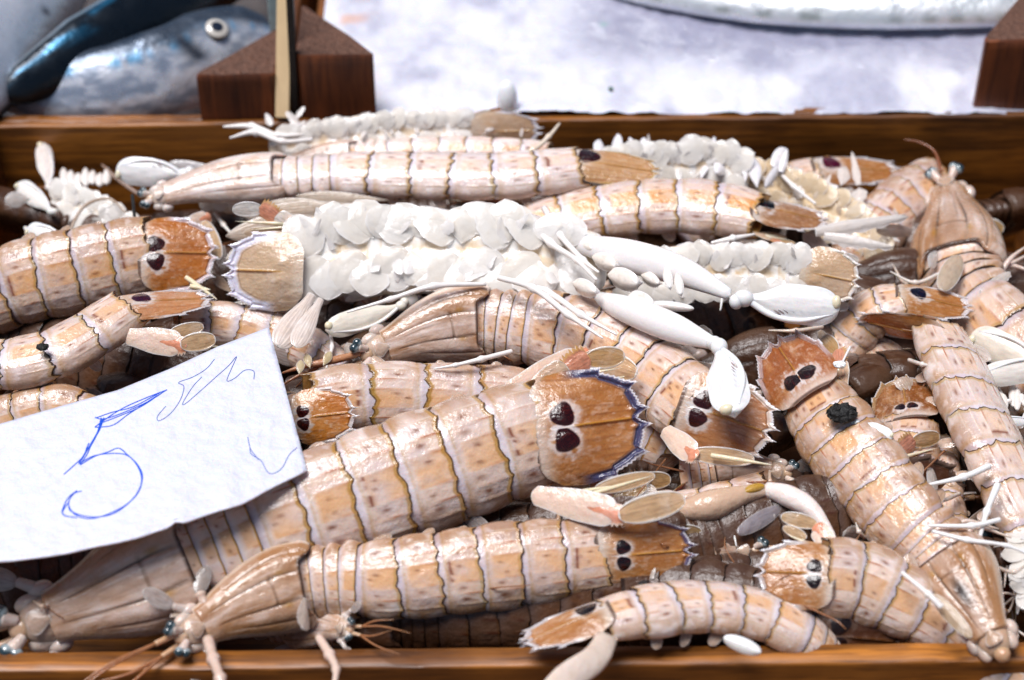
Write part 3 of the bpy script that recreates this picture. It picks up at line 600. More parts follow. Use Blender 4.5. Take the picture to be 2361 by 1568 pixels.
    kw = dict(spots=False, under=True, rim=(.84, .80, .84)); kw.update(tkw or {})
    if telson_:
        m2, (Tt, n0, S0, L) = telson(B, E, N, Wt, seed, **kw); m2.build('telson', M_SHELL, root)
    else: Tt = nrm(E - B); n0 = nrm(N - np.dot(N, Tt) * Tt); S0 = np.cross(Tt, n0)
    for k, qq in enumerate((-1, 1)):
        if uro[k]: uropod(root, P + S0 * qq * Wc * .55 - n0 * Wc * .0, Tt, n0, S0, Wt, qq, seed + k, white=True, **(ucfg or {}))
    return root, fr, Wc
# ------------------------------------------------------------------ crates, ice, fish behind, price card
def plank(name, a, b, depth, h, parent, mat, zt=0.0, bev=.06, seed=0):
    """board between plan points a and b (its inner top edge), depth outwards, height h downwards from zt, softened and slightly worn edges"""
    a, b = np.asarray(a, float), np.asarray(b, float); T = nrm(b - a); O = np.array([-T[1], T[0], 0]) * np.sign(depth); D = abs(depth); n = 90
    prof = [(0, -h), (0, -bev * 2), (bev * .3, -bev * .6), (bev, 0), (D - bev, 0), (D - bev * .3, -bev * .6), (D, -bev * 2), (D, -h)]
    L = np.linalg.norm(b - a); mb = MB(); t = np.linspace(0, 1, n); rows = []
    for i, tt in enumerate(t):
        row = []
        for j, (o, z) in enumerate(prof):
            wv = .05 * (vnoise(np.array(tt * L * .9), np.array(j * .4), seed) - .5) + .03 * (vnoise(np.array(tt * L * 3.1), np.array(j * 2.0), seed + 1) - .5)
            row.append(a + T * tt * L + O * (o + wv * .4) + np.array([0, 0, zt + z + (wv if z > -1 else 0)]))
        rows.append(row)
    V = np.array(rows); mb.grid(V, (1, 1, 1), True)
    for e, fl in ((0, 1), (-1, -1)):
        r = V[e]; mb.grid(np.stack([r[:4], r[7:3:-1]]) if fl > 0 else np.stack([r[7:3:-1], r[:4]]), (1, 1, 1))
    o = mb.build(name, mat, parent); 
    md = o.modifiers.new('edges', 'EDGE_SPLIT'); md.split_angle = R(50)
    return o
BL, BR = at(-14, 292), at(2361, 266); BL[2] = BR[2] = 0
FL, FR_ = at(0, 1502), at(2361, 1478)
dB = nrm(BR - BL); BR2 = BR + dB * 8
dF = nrm(FR_ - FL); FL2 = np.array([BL[0] - .8, 0, 0]); FL2[1] = FL[1] + (FL2[0] - FL[0]) * dF[1] / dF[0]
FR2 = FR_ + dF * 6; BR2 = np.array([FR2[0], BL[1] + (FR2[0] - BL[0]) * dB[1] / dB[0], 0])
HW = 9.0
crate = thing('wooden_crate', 'orange-brown wooden crate filled with mantis shrimps', 'crate', (FL2 + BR2) / 2 + V3(0, 0, -HW))
plank('front_wall', FL2, FR2, -.72, HW, crate, M_WOOD, seed=1)
plank('back_wall', BL, BR2, .36, HW, crate, M_WOOD, seed=2)
plank('side_wall', FL2 - V3(.0, 0, 0), BL + V3(.0, 0, 0), .7, HW, crate, M_WOODY, zt=-.02, seed=3)
plank('side_wall', FR2, BR2, -.7, HW, crate, M_WOODY, zt=-.02, seed=4)
def box_obj(name, mat, parent, P8, origin=None, bevel=.04):
    V = np.array(P8, float); o0 = V.mean(0); pr = np.asarray(parent['_o']) if parent else o0
    me = bpy.data.meshes.new(name); me.from_pydata([tuple((v - pr) * .01) for v in V], [], [(3, 2, 1, 0), (4, 5, 6, 7), (0, 1, 5, 4), (1, 2, 6, 5), (2, 3, 7, 6), (3, 0, 4, 7)]); me.update()
    me.materials.append(mat); o = bpy.data.objects.new(name, me); scene.collection.objects.link(o); o['_o'] = [float(x) for x in pr]
    if parent: o.parent = parent
    else: o.location = o0 * .01
    if bevel:
        md = o.modifiers.new('b', 'BEVEL'); md.width = bevel * .01; md.segments = 2
    return o
def slab(name, mat, parent, plan, z0, z1, **k): return box_obj(name, mat, parent, [(x, y, z0) for x, y in plan] + [(x, y, z1) for x, y in plan], **k)
slab('floor_board', M_WOOD, crate, [tuple(FL2[:2] + .05), (FR2[0], FR2[1] + .05), (BR2[0], BR2[1] - .05), (BL[0] + .05, BL[1] - .05)], -HW - .6, -HW - .02)
counter = slab('counter', M_WOOD, None, [(-60, -40), (70, -40), (70, 75), (-60, 75)], -HW - 2.5, -HW - .62); tag(counter, 'brown stall counter under the crates', 'counter', kind='structure')

# --- rear crates share the back edge: their near walls stand right behind the shrimp crate
def back_pt(px, off=0.0, z=0.0):
    """a point on the rear wall's outer line, below photo column px"""
    p = at(px, 266 + (2361 - px) * 26 / 2375); p[2] = 0; n = np.array([-dB[1], dB[0], 0]); q = p + n * (.42 + off); q[2] = z; return q
nB = np.array([-dB[1], dB[0], 0])
cr1 = thing('fish_crate', 'wooden crate of silver and blue fish behind on the left', 'crate', back_pt(200, 12, -HW))
cr2 = thing('ice_crate', 'wooden crate of white ice behind on the right', 'crate', back_pt(1500, 12, -HW))
xs = back_pt(668)
plank('front_wall', back_pt(-260), back_pt(655), .5, HW, cr1, M_WOOD, zt=-.12, seed=6)
plank('front_wall', back_pt(700), back_pt(2700), .5, HW, cr2, M_WOOD, zt=-.12, seed=7)
plank('side_wall', back_pt(655) + nB * .5, back_pt(655) + nB * 22, -.0 + .4, HW, cr1, M_WOODY, zt=-.15, seed=8)
plank('side_wall', back_pt(700) + nB * .5, back_pt(700) + nB * 22, -.4, HW, cr2, M_WOODY, zt=-.15, seed=9)
Lb = back_pt(-260); Rb = back_pt(2700); FAR = 26.5
plank('side_wall', Lb + nB * .5, Lb + nB * FAR, -.5, HW, cr1, M_WOODY, zt=-.15, seed=18)
plank('back_wall', Lb + nB * FAR, back_pt(655) + nB * FAR, .5, HW, cr1, M_WOOD, zt=-.12, seed=19)
plank('side_wall', Rb + nB * .5, Rb + nB * FAR, .5, HW, cr2, M_WOODY, zt=-.15, seed=20)
plank('back_wall', back_pt(700) + nB * FAR, Rb + nB * FAR, .5, HW, cr2, M_WOOD, zt=-.12, seed=21)
def post(label, px0, px1, h0, parent, side, depth, top_slope=0.0, off=.02):
    """three-cornered corner post rising above the rim; side=1 right angle at the right"""
    A, B_ = back_pt(px0, off), back_pt(px1, off); C_ = (B_ if side > 0 else A) + nB * depth
    n = 10; mb = MB(); ring = [A, B_, C_]
    P = []
    for i in range(3):
        p, q = ring[i], ring[(i + 1) % 3]
        for t in (.05, .35, .65, .95): P.append(p * (1 - t) + q * t)
    P = np.array(P); rows = []
    for z in np.r_[-HW, np.linspace(-1, h0 - .06, 12)]: rows.append(P + np.array([0, 0, z]))
    rg = np.random.RandomState(int(px0)); top = P + np.array([0, 0, h0]); top = top + (P.mean(0) - P) * .04; top[:, 2] += rg.uniform(-.04, .05, len(P)); rows.append(top)
    mb.grid(np.array(rows), (1, 1, 1), True); o = mb.build('corner_post', M_POST, parent); o.modifiers.new('e', 'EDGE_SPLIT').split_angle = R(40)
    m2 = MB(); m2.grid(np.stack([top * (1 - k) + (top.mean(0)) * k for k in np.linspace(0, .999, 8)])  + np.array([0, 0, .004]), (1, 1, 1), True); e = m2.build('end_grain', M_POSTTOP, o); 
    return o
post('', 452, 640, 1.85, cr1, 1, 3.6)
post('', 690, 876, 2.65, cr2, -1, 3.9)
post('', 2240, 2440, 3.0, cr2, 1, 5.0)
# a post of the shrimp crate's neighbour hides behind the stick: dark strip and pale stick
st = MB(); b0, t0 = at(654, 288, .5), None
def col_at(px, py, base, z):
    """point above plan position of base at height z"""
    return np.array([base[0], base[1], z])
bs = back_pt(662, -.20); bt = back_pt(672, -.05)
o = slab('label_stick', M_STICK, None, [(bs[0] - .27, bs[1] - .3), (bs[0] + .25, bs[1] - .3), (bs[0] + .25, bs[1] - .12), (bs[0] - .27, bs[1] - .12)], -.1, 6.6, bevel=.03)
o.rotation_euler = (R(-24), R(3.0), 0); o.location.y += .0145; tag(o, 'thin pale wooden stick standing between the two dark corner posts', 'stick')
bs = back_pt(684, .1)
o = slab('dark_batten', simple('black_wood', (.015, .010, .008), .6), None, [(bs[0] - .10, bs[1] - .1), (bs[0] + .16, bs[1] - .1), (bs[0] + .16, bs[1] + .3), (bs[0] - .10, bs[1] + .3)], -.1, 7.2, bevel=.03)
o.rotation_euler = (0, R(2.0), 0); tag(o, 'narrow black batten right beside the pale stick', 'batten')
bs = back_pt(632, 3.4)
o = slab('painted_slat', simple('pale_teal_paint', (.45, .60, .60), .4), None, [(bs[0] - .3, bs[1] - .1), (bs[0] + .2, bs[1] - .1), (bs[0] + .2, bs[1] + .1), (bs[0] - .3, bs[1] + .1)], 0, 6.6, bevel=.03)
tag(o, 'blurred pale teal slat upright behind the left corner post', 'slat')

# --- ice under film in the right crate
def heightfield(name, x0, x1, y0, y1, zf, mat, colf, nx=260, ny=180, parent=None):
    x = np.linspace(x0, x1, nx); y = np.linspace(y0, y1, ny); Y, X = np.meshgrid(y, x, indexing='ij'); Z = zf(X, Y)
    mb = MB(); mb.grid(np.stack([X, Y, Z], -1), colf(X, Y, Z)); return mb.build(name, mat, parent)
def icecol(X, Y, Z):
    n = fnoise(X * .5 + 30, Y * .35 + 30, 5, 4); n2 = fnoise(X * 1.1 + 30, Y * 1.1 + 10, 8, 3)
    c = mix(np.broadcast_to((.74, .74, .82), X.shape + (3,)), (.46, .46, .56), smooth(.45, .75, n + .12 * smooth(2, 16, X) * 1.0)); c = mix(c, (.30, .30, .40), .95 * smooth(0, 5, X) * smooth(yb + 1.5, yb + 5, Y + .8 * (n - .5)))  # grey towards rear right: shade under the long fish painted into the ice
    p = smooth(-4.5, -7.0, X) * smooth(.48, .80, n2)
    c = mix(c, (.72, .42, .30), p * .8)
    return mix(c, (.25, .45, .40), np.exp(-((X - 3.7) ** 2 + (Y - 19.9) ** 2) / .02))
icz = lambda X, Y: -.35 + .5 * fnoise(X * .35 + 40, Y * .35 + 40, 2, 4) + .35 * smooth(16, 30, Y) + .22 * fnoise(X * 1.6 + 10, Y * .9 + 10, 12, 3)
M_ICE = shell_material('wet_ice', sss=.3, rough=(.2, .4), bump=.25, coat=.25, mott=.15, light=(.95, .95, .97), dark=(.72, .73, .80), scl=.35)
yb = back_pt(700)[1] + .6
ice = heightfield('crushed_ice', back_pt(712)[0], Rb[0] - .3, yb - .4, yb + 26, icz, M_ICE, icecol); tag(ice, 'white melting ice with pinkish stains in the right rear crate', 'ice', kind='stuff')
lump = MB(); pL = back_pt(1170, .3, .0); lump.add(ellipsoid(pL + V3(0, .1, .4), [V3(.40, 0, 0), V3(0, .4, 0), V3(0, .1, .8)], (.90, .92, .95))); lo = lump.build('ice_lump', M_ICE); tag(lo, 'rounded clear ice lump just behind the crate rim', 'ice lump')
gr = MB(); gp = at(1408, 204, .3); gr.add(ellipsoid(gp, [V3(.10, 0, 0), V3(0, .1, 0), V3(0, 0, .06)], (.10, .25, .20))); go = gr.build('green_scrap', M_SHELL); tag(go, 'tiny dark green scrap lying on the white ice', 'scrap')

icz2 = lambda X, Y: -3.4 + .6 * fnoise(X * .5 + 40, Y * .5 + 40, 22, 4)
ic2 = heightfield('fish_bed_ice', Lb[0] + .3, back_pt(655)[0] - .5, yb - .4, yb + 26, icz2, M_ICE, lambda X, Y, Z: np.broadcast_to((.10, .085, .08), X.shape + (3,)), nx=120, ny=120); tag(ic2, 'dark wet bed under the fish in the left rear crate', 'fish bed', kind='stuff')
# --- fish
def fish(label, pts, W, colf, hd=.9, hv=.9, mat=None, eye=None, prof=None, extra=None):
    mid = pts[len(pts) // 2]; c0 = at(*mid[:3]); Wc = cm(W, c0); root = thing('silver_fish', label, 'fish', c0 - V3(0, 0, Wc * .6), 'fish in the rear crates')
    fr = Frame(pts, Wc, 0, 1); s_ = np.linspace(0, 1, 120); th = np.linspace(-np.pi, np.pi, 90, endpoint=False)
    S_, TH = np.meshgrid(s_, th, indexing='ij'); P, T, S, U, w = fr(S_)
    pr = np.interp(S_, *(prof or ([0, .03, .12, .3, .6, .85, .95, 1], [.02, .32, .75, 1, .95, .45, .25, .12])))
    pr = pr * np.sqrt(np.clip(S_ / .02, 0, 1)) * np.sqrt(np.clip((1 - S_) / .02, 0, 1))
    V = P + (S * np.sin(TH)[..., None] + U * (np.cos(TH) * hd)[..., None]) * (w * pr)[..., None]
    mb = MB(); mb.grid(V, colf(S_, TH), True); mb.build('body', mat or M_FISH, root)
    if eye:
        s0, a0, r_ = eye; P, T, S, U, w = [x[0] for x in fr(np.array([s0]))]; pr0 = float(np.interp(s0, *(prof or ([0, .03, .12, .3, .6], [.02, .32, .75, 1, .95]))))
        nn = nrm(S * math.sin(a0) + U * math.cos(a0)); c = P + (S * math.sin(a0) + U * math.cos(a0) * hd) * Wc * pr0 * .97; t2 = np.cross(nn, T)
        f = lambda qv: mix(mix(np.broadcast_to((.10, .09, .08), qv.shape), (.60, .56, .50), smooth(.40, .55, qv[..., 0])), (.01, .015, .03), smooth(.85, .90, qv[..., 0]))
        ellipsoid(c, [nn * Wc * r_ * .45, T * Wc * r_, t2 * Wc * r_], (0, 0, 0), n=60, m=40, colf=f).build('eye', M_EYE, root)
    if extra: extra(root, fr, Wc)
    return root
def c_silver(S_, TH):
    n = fnoise(S_ * 24, TH * 5 + 20, 3, 4); n2 = fnoise(S_ * 60, TH * 2 + 20, 6, 2)
    c = mix(np.broadcast_to((.40, .46, .56), S_.shape + (3,)), (.84, .86, .92), smooth(.35, .65, n))
    c = mix(c, (.03, .05, .08), smooth(.38, .75, np.sin(TH) + .3 * (n - .5)) * .95)
    c = mix(c, (.12, .42, .70), .8 * gau(np.sin(TH), .5, .12) * smooth(.4, .7, n2))
    g = np.exp(-((S_ - .25 - .05 * (np.sin(TH) - .2)) / .025) ** 2) * smooth(-.1, .1, np.sin(TH)) * smooth(.8, .5, np.sin(TH)); return mix(c, (.03, .04, .06), g * .95)
def c_blue(S_, TH):
    n = fnoise(S_ * 10, TH * 3 + 20, 31, 4); c = mix(np.broadcast_to((.008, .014, .022), S_.shape + (3,)), (.02, .17, .32), smooth(.48, .75, n) * smooth(-.2, -.8, np.sin(TH)))
    return mix(c, (.55, .65, .72), smooth(-.90, -1.0, np.sin(TH)) * .6)
def c_belly(S_, TH):
    n = fnoise(S_ * 6, TH * 3 + 20, 41, 4); c = mix(np.broadcast_to((.42, .50, .60), S_.shape + (3,)), (.75, .76, .82), n)
    c = mix(c, (.03, .02, .03), .9 * np.exp(-((S_ - .47) / .012) ** 2 - ((TH - .35) / .12) ** 2)); return mix(c, (.02, .02, .03), smooth(.86, .97, np.sin(TH)))
def c_long(S_, TH):
    n = fnoise(S_ * 20, TH * 3 + 20, 51, 4); c = mix(np.broadcast_to((.95, .95, .95), S_.shape + (3,)), (.78, .84, .86), n)
    c = mix(c, (.30, .34, .30), .7 * smooth(.5, .62, fnoise(S_ * 90, TH + 9, 4, 2)) * gau(TH, .9, .25)); return mix(c, (.12, .20, .24), smooth(.62, .75, S_) * smooth(.5, -.6, TH) * .8)
def fin(root, fr, Wc):
    P = at(430, 215, 2.0)
fish('silver fish with a big round eye and head against the corner post', [(640, 95, .0, 0), (520, 115, .2, 0), (400, 165, .2, 0), (230, 205, .0, 0), (60, 205, -.3, 0), (-180, 160, -1, 0)], 112, c_silver, hd=.5, eye=(.165, .50, .27), prof=([0, .02, .08, .2, .35, .6, .85, 1], [.25, .55, .85, 1.0, .95, .75, .45, .2]))
fish('fish with a blue-black back lying across the silver ones', [(0, 225, .9), (110, 165, 1.5), (240, 95, 1.8), (400, 0, 1.7), (570, -110, 1.3), (700, -220, .8)], 88, c_blue, hd=.6, prof=([0, .05, .2, .5, .8, 1], [.2, .5, .9, 1, .8, .3]))
fish('fish showing its broad pale belly in the corner of the picture', [(-160, 330, 1.0), (-60, 190, 1.6), (30, 60, 1.8), (130, -60, 1.6), (260, -180, 1)], 110, c_belly, hd=.7, prof=([0, .1, .3, .6, 1], [.3, .7, 1, 1, .4]))
fish('long silvery fish lying across the ice at the top edge', [(1050, -140, .6, -30), (1300, -85, 1.2, -30), (1520, -38, 1.6, -30), (1760, -2, 1.9, -30), (2060, 12, 2.0, -30), (2400, 10, 2.0, -30), (2750, 0, 1.4, -30)], 62, c_long, hd=.5, prof=([0, .1, .3, .6, .85, 1], [.3, .7, 1, 1, .8, .3]))

# --- price card
def card_pt(px, py):
    lift = 4.05 + .25 * math.sin((px - 120) / 170.0) * .5 - (620 - px) * .0004 + (py - 1000) * .0009 + .10 * math.exp(-((px - 525) / 25) ** 2 - ((py - 1130) / 60) ** 2) + .12 * math.exp(-((px - 415) / 30) ** 2 - ((py - 1190) / 40) ** 2)
    return at(px, py, lift)
ut, lt = [-140, 0, 140, 270, 390, 500, 620], [1008, 977, 936, 900, 851, 800, 754]
ub, lb = [-140, 0, 100, 250, 330, 420, 560, 708], [1305, 1294, 1285, 1255, 1236, 1206, 1160, 1083]
n, m = 90, 60; mb = MB(); G = np.zeros((n, m, 3))
for i in range(n):
    u = i / (n - 1)
    for j in range(m):
        v = j / (m - 1); xt = -140 + u * 760; xb = -140 + u * 848; yt = np.interp(xt, ut, lt); ybm = np.interp(xb, ub, lb)
        if v > .97: ybm += 1.0 * math.sin(u * 40) + 9 * math.exp(-((xb - 405) / 12) ** 2) * -1
        G[i, j] = card_pt(xt * (1 - v) + xb * v, yt * (1 - v) + ybm * v)
mb.grid(G, (1, 1, 1))
M_CARD = simple('damp_white_card', (.70, .69, .79), .5, scale=170, bump=.8, bd=.0022, var=.05, sss=.15)
card = mb.build('price_card', M_CARD); sm = card.modifiers.new('s', 'SOLIDIFY'); sm.thickness = .0005; sm.offset = -1
tag(card, 'white handwritten price card with a blue 5 resting on the shrimps', 'price card')
def ink(strokes, name, mat, rpx):
    mb = MB()
    for st in strokes:
        Q = catmull(np.array(st, float), max(16, 10 * len(st))); P = np.array([card_pt(x, y) for x, y in Q]); c = nrm(CP - P); P = P + c * .018
        mb.add(tube(P, [rpx * .0135] * len(P), (1, 1, 1), n=len(P), m=6, flat=.4, sm=False))
    o = mb.build(name, mat, card); return o
def d4(x, y): return (x * 1400 / 2360 / 4096 * 2361, (900 + y * 1400 / 2360) / 4096 * 2361)      # from the two enlarged views
def d6(x, y): return (x * 1400 / 2360 / 4096 * 2361, (1790 + y * 1400 / 2360) / 4096 * 2361)
five = [[d4(*p) for p in s] for s in (
  [(640, 1298), (700, 1308), (820, 1270), (1000, 1190), (1126, 1110)], [(1126, 1112), (1000, 1160), (850, 1225), (740, 1290), (640, 1362)], [(690, 1332), (800, 1290), (950, 1225), (1080, 1140)], [(640, 1365), (760, 1350), (860, 1280), (960, 1215), (1060, 1150)], [(650, 1300), (760, 1262), (900, 1225), (1080, 1130)],
  [(700, 1300), (672, 1380), (630, 1450), (575, 1540)], [(690, 1310), (655, 1400), (610, 1480), (570, 1550)], [(682, 1300), (665, 1370), (645, 1430), (600, 1510)])]
five += [[d6(*p) for p in s] for s in (
  [(620, -40), (590, 40), (540, 115)], [(600, -30), (560, 60), (500, 120), (430, 182)], [(585, 0), (570, 50), (530, 110)],
  [(530, 110), (640, 55), (780, 40), (870, 60), (935, 140), (955, 230), (920, 320), (830, 400), (700, 460), (600, 480), (520, 460), (470, 410), (465, 360), (500, 310), (550, 294)],
  [(540, 118), (640, 60), (730, 30), (800, 5), (860, 50), (930, 120), (960, 200), (930, 300), (850, 390), (740, 455), (600, 468), (480, 430), (460, 380), (440, 400), (420, 435)],
  [(520, 290), (460, 340), (425, 410), (420, 440), (445, 462), (520, 474)])]
ink(five, 'number', M_INK, 1.25)
scr = [[d4(*p) for p in s] for s in (
  [(1446, 905), (1390, 970), (1300, 1025), (1205, 1062), (1240, 1090), (1215, 1180), (1150, 1270), (1075, 1320), (1062, 1290), (1118, 1222)],
  [(1360, 1025), (1300, 1090), (1235, 1195), (1250, 1205), (1350, 1120), (1450, 1030), (1540, 950), (1595, 888), (1560, 970), (1530, 1050), (1580, 1035), (1650, 980), (1710, 985), (1712, 1040)],
  [(1670, 1430), (1690, 1510), (1740, 1580)])] + [[d6(*p) for p in s] for s in ([(1685, 0), (1695, 45), (1760, 90), (1800, 160), (1840, 176), (1900, 140), (1950, 50), (2003, 0)],)]
ink(scr, 'scribble', M_PENCIL, .75)
G1 = 'mantis shrimps heaped in the crate'
# --- foreground
shrimp('largest mantis shrimp, lying diagonally below the card, blue-edged tail plate', [(72, 1440, .2), (240, 1375, .7), (415, 1300, 1.2), (620, 1215, 1.7), (860, 1130, 2.1), (1060, 1060, 2.4), (1240, 1000, 2.6)], 134, tone=.42, seed=3, ambr=.6, hd=.60,
   tail=dict(p=[(1222, 1006, 4.1), (1478, 962, 3.9)], W=134, roll=-6), tkw=dict(rim=BLUE, rimw=.13, sx=.28), ucfg=dict(out=.42, scale=1.12))
shrimp('mantis shrimp at the crate rim, pointed head hanging over its front edge', [(432, 1462, .6), (560, 1395, .5), (705, 1345, .6), (900, 1335, .8), (1100, 1312, .9), (1250, 1295, .9), (1385, 1282, .8)], 94, tone=.62, seed=5, mid=True, hd=.60,
   tail=dict(p=[(1370, 1290, 1.9), (1590, 1268, 1.6)], W=82, roll=5), tkw=dict(rim=(.20, .17, .26), rimw=.08, spot=(.03, .006, .01)), uro=(0, 0), ckw=dict(flare=1.06))
shrimp('small mantis shrimp by the front rim, body curving under at the right', [(2010, 1620, -2.5, 40), (1960, 1560, -1.8, 40, 1), (1860, 1470, -.2, 40, 1), (1740, 1415, .5, 45, 1), (1600, 1400, .9, 45, 1), (1480, 1415, 1.2, 45, 1), (1395, 1432, 1.3, 45, .9)], 72, tone=.30, seed=8, a=.15, head=False, q=.8,
   tail=dict(p=[(1378, 1425, 1.9), (1215, 1482, 1.7)], W=62, roll=52), tkw=dict(both=(0, 1), sy=.36, spot_r=.40, sx=.24, halo=.5, spot=(.03, .006, .008)), uro=(1, 0), ucfg=dict(out=.3, scale=.1))
r_ = bpy.context.scene.objects
shrimp('mantis shrimp facing left on the lower right, cream body with paired spots', [(2500, 1640, -2), (2330, 1560, -1.2, 0, .8), (2180, 1440, -.1, 0, .8), (2080, 1385, .4, 0, .9), (1990, 1345, .8, 0, .98), (1900, 1330, 1.1, 0, 1)], 92, tone=.45, seed=11, a=.2, head=False, q=.9,
   tail=dict(p=[(1925, 1335, 2.1), (1752, 1318, 1.9)], W=82, roll=14), uro=(1, 0), tkw=dict(spot=(.035, .004, .006)), ucfg=dict(out=.5, scale=1.2))
shrimp('long pink-brown mantis shrimp running down to the lower right corner', [(2300, 1490, .6, 0, .95), (2240, 1390, .9), (2165, 1280, 1.0), (2080, 1190, 1.3), (2000, 1090, 1.6), (1930, 1000, 1.8), (1880, 925, 1.9, 0, .95)], 96, tone=.72, seed=13, hd=.5, ckw=dict(smudge=(-.05, .45, .16, .15)),
   tail=dict(p=[(1888, 935, 2.7), (1792, 795, 2.7)], W=92, roll=0), tkw=dict(col=(.46, .20, .07), rim=(.55, .42, .40), spot_r=.24, spot=(.045, .008, .005)), ucfg=dict(out=.35, scale=1.2), hkw=dict(parts=()), uro=(0, 1))
shrimp('small dark mantis shrimp wedged between the long ones, two slit-like tail spots', [(2075, 1290, -1.5), (2078, 1200, -1.2), (2085, 1120, -.6, 0, .95), (2092, 1050, -.1), (2095, 985, .1, 0, 1.05)], 70, tone=.75, seed=17, a=.35, head=False, q=.8, blush=.8,
   tail=dict(p=[(2093, 978, .8), (2080, 880, .6)], W=80, roll=0), tkw=dict(col=(.36, .17, .06), spot=(.05, .01, .01), spot_r=.15, sx=.22, sy=.17, rim=(.5, .34, .2)), uro=(0, 0))
shrimp('mantis shrimp on its side at the right edge, pale flank turned left', [(2500, 1450, -1.5, 40), (2420, 1300, -.6, 42), (2355, 1180, .2, 42), (2300, 1060, .7, 42), (2245, 950, .9, 42, 1), (2200, 850, 1.0, 42, 1), (2165, 775, 1.0, 42, .9)], 84, tone=.38, seed=19, a=.2, head=False, q=.9, blush=.6,
   tail=dict(p=[(2170, 775, 1.3), (1985, 738, 1.1)], W=52, roll=-55), tkw=dict(spots=False), uro=(0, 1), ucfg=dict(out=.1, scale=.8))
# --- middle
shrimp('blushing mantis shrimp whose curved body ends under a white claw', [(860, 812, 1.2), (985, 765, 1.4), (1095, 745, 1.5), (1200, 755, 1.5, 0, 1.05), (1320, 775, 1.5, 0, 1.08), (1430, 820, 1.6), (1530, 885, 1.8), (1600, 945, 2.0, 0, .98)], 88, tone=.42, seed=23, mid=False,
   tail=dict(p=[(1592, 935, 2.9), (1775, 1000, 2.5)], W=94, roll=0), tkw=dict(col=(.60, .34, .18), rim=(.84, .72, .66), spot=(.09, .008, .006), spot_r=.22, sx=.22, halo=.5), ucfg=dict(out=.3, scale=1.0), hkw=dict(parts=('eyes', 'antennae')), uro=(0, 1))
shrimp('mantis shrimp mostly hidden behind the card and the largest one', [(1600, 1060, -1.2), (1400, 985, -.5), (1240, 935, .1, 0, .95), (1100, 925, .4), (960, 918, .7), (830, 920, 1.0), (735, 935, 1.1, 0, 1)], 80, tone=.38, seed=29, a=.3, head=False, ambr=.7,
   tail=False)
shrimp('mantis shrimp curled up so that only its orange tail plate shows', [(640, 1200, -2), (600, 1100, -1.2), (620, 1010, -.5), (660, 960, .4, 0, .9), (700, 970, 1.2, 0, .8)], 62, tone=.5, seed=31, a=.5, head=False, q=.7,
   tail=dict(p=[(690, 1040, 2.2), (815, 950, 2.4)], W=66, roll=0), tkw=dict(col=(.62, .30, .08), spot_r=.21, sx=.20, spot=(.07, .008, .005)), uro=(0, 0))
shrimp('striped mantis shrimp at the left edge with glossy amber tail plate', [(-190, 900, -2.5), (-150, 790, -1.5, 0, .9), (-70, 700, .2), (40, 655, 1.2, 0, 1.0), (140, 632, 1.6), (250, 608, 1.8), (340, 590, 1.9, 0, 1.0)], 93, tone=.50, seed=37, a=.2, head=False, ambr=.2, blush=1.2,
   tail=dict(p=[(338, 592, 2.9), (492, 585, 2.7)], W=92, roll=-16), tkw=dict(col=(.56, .26, .07), rim=(.74, .64, .66), spot_r=.21, sx=.22, sy=.22), uro=(0, 0))
shrimp('slim mantis shrimp just above the card, bent tail folded to the right', [(-330, 900, .2, -35), (-180, 865, 1.2, -35), (-60, 845, 2.0, -38), (40, 838, 2.3, -38), (130, 815, 2.6, -38), (210, 772, 2.8, -38), (285, 722, 3.0, -38)], 66, tone=.38, seed=41, a=.35, head=False, blush=.9,
   tail=dict(p=[(292, 708, 3.5), (478, 690, 3.2)], W=50, roll=-50), tkw=dict(both=(1, 0), sy=.36, spot_r=.42, spot=(.10, .02, .06), col=(.66, .36, .20)), uro=(0, 1), ucfg=dict(out=.55, scale=1.3))
shrimp('pale mantis shrimp lying full length near the top, blood-red tail spot', [(345, 458, 1.2, -25), (500, 420, 1.8, -30), (660, 408, 2.1, -38), (800, 402, 2.2, -40), (960, 405, 2.3, -40), (1120, 408, 2.4, -42), (1240, 400, 2.5, -42), (1325, 390, 2.5, -42, .98)], 62, tone=.08, seed=43, ambr=.3, blush=.55, hkw=dict(parts=('eyes',), spread=.8),
   tail=dict(p=[(1322, 372, 3.0), (1512, 398, 3.0)], W=50, roll=-40), tkw=dict(both=(1, 0), sx=.20, sy=.40, spot_r=.50, halo=.2, col=(.66, .44, .26), rim=(.55, .38, .12), rimw=.06, spot=(.06, .006, .012)), uro=(0, 1), ucfg=dict(out=.2, scale=1.2))
# --- right middle
shrimp('rosy mantis shrimp right of the top one, patches of orange on its back', [(1080, 560, -.8, -30), (1200, 530, .2, -30), (1330, 500, .9, -32), (1450, 480, 1.3, -32), (1560, 475, 1.4, -34), (1660, 482, 1.5, -34), (1740, 498, 1.5, -34, .95)], 68, tone=.30, seed=47, a=.28, head=False, blush=1.5, ambr=.6,
   tail=dict(p=[(1730, 490, 2.0), (1900, 512, 1.8)], W=50, roll=-52), tkw=dict(both=(1, 0), sx=.2, sy=.36, spot_r=.45, spot=(.012, .01, .015), col=(.46, .28, .16)), uro=(0, 1), ucfg=dict(out=.3, scale=1.2))
shrimp('big upright mantis shrimp in the right corner, head raised to the rim', [(2182, 425, -.8, 0, .9), (2200, 520, -.6, 4), (2215, 640, -.4, 8, 1), (2265, 720, -.3, 10, .9), (2330, 800, -.6, 10, .9), (2400, 900, -1.2, 10, .9), (2440, 1020, -1.8, 10, .9), (2450, 1250, -2.4, 10, .9)], 112, tone=.60, seed=53, hd=.6, ckw=dict(flare=.98), hkw=dict(parts=('eyes',), lg=1.3), tail=None, q=.8)
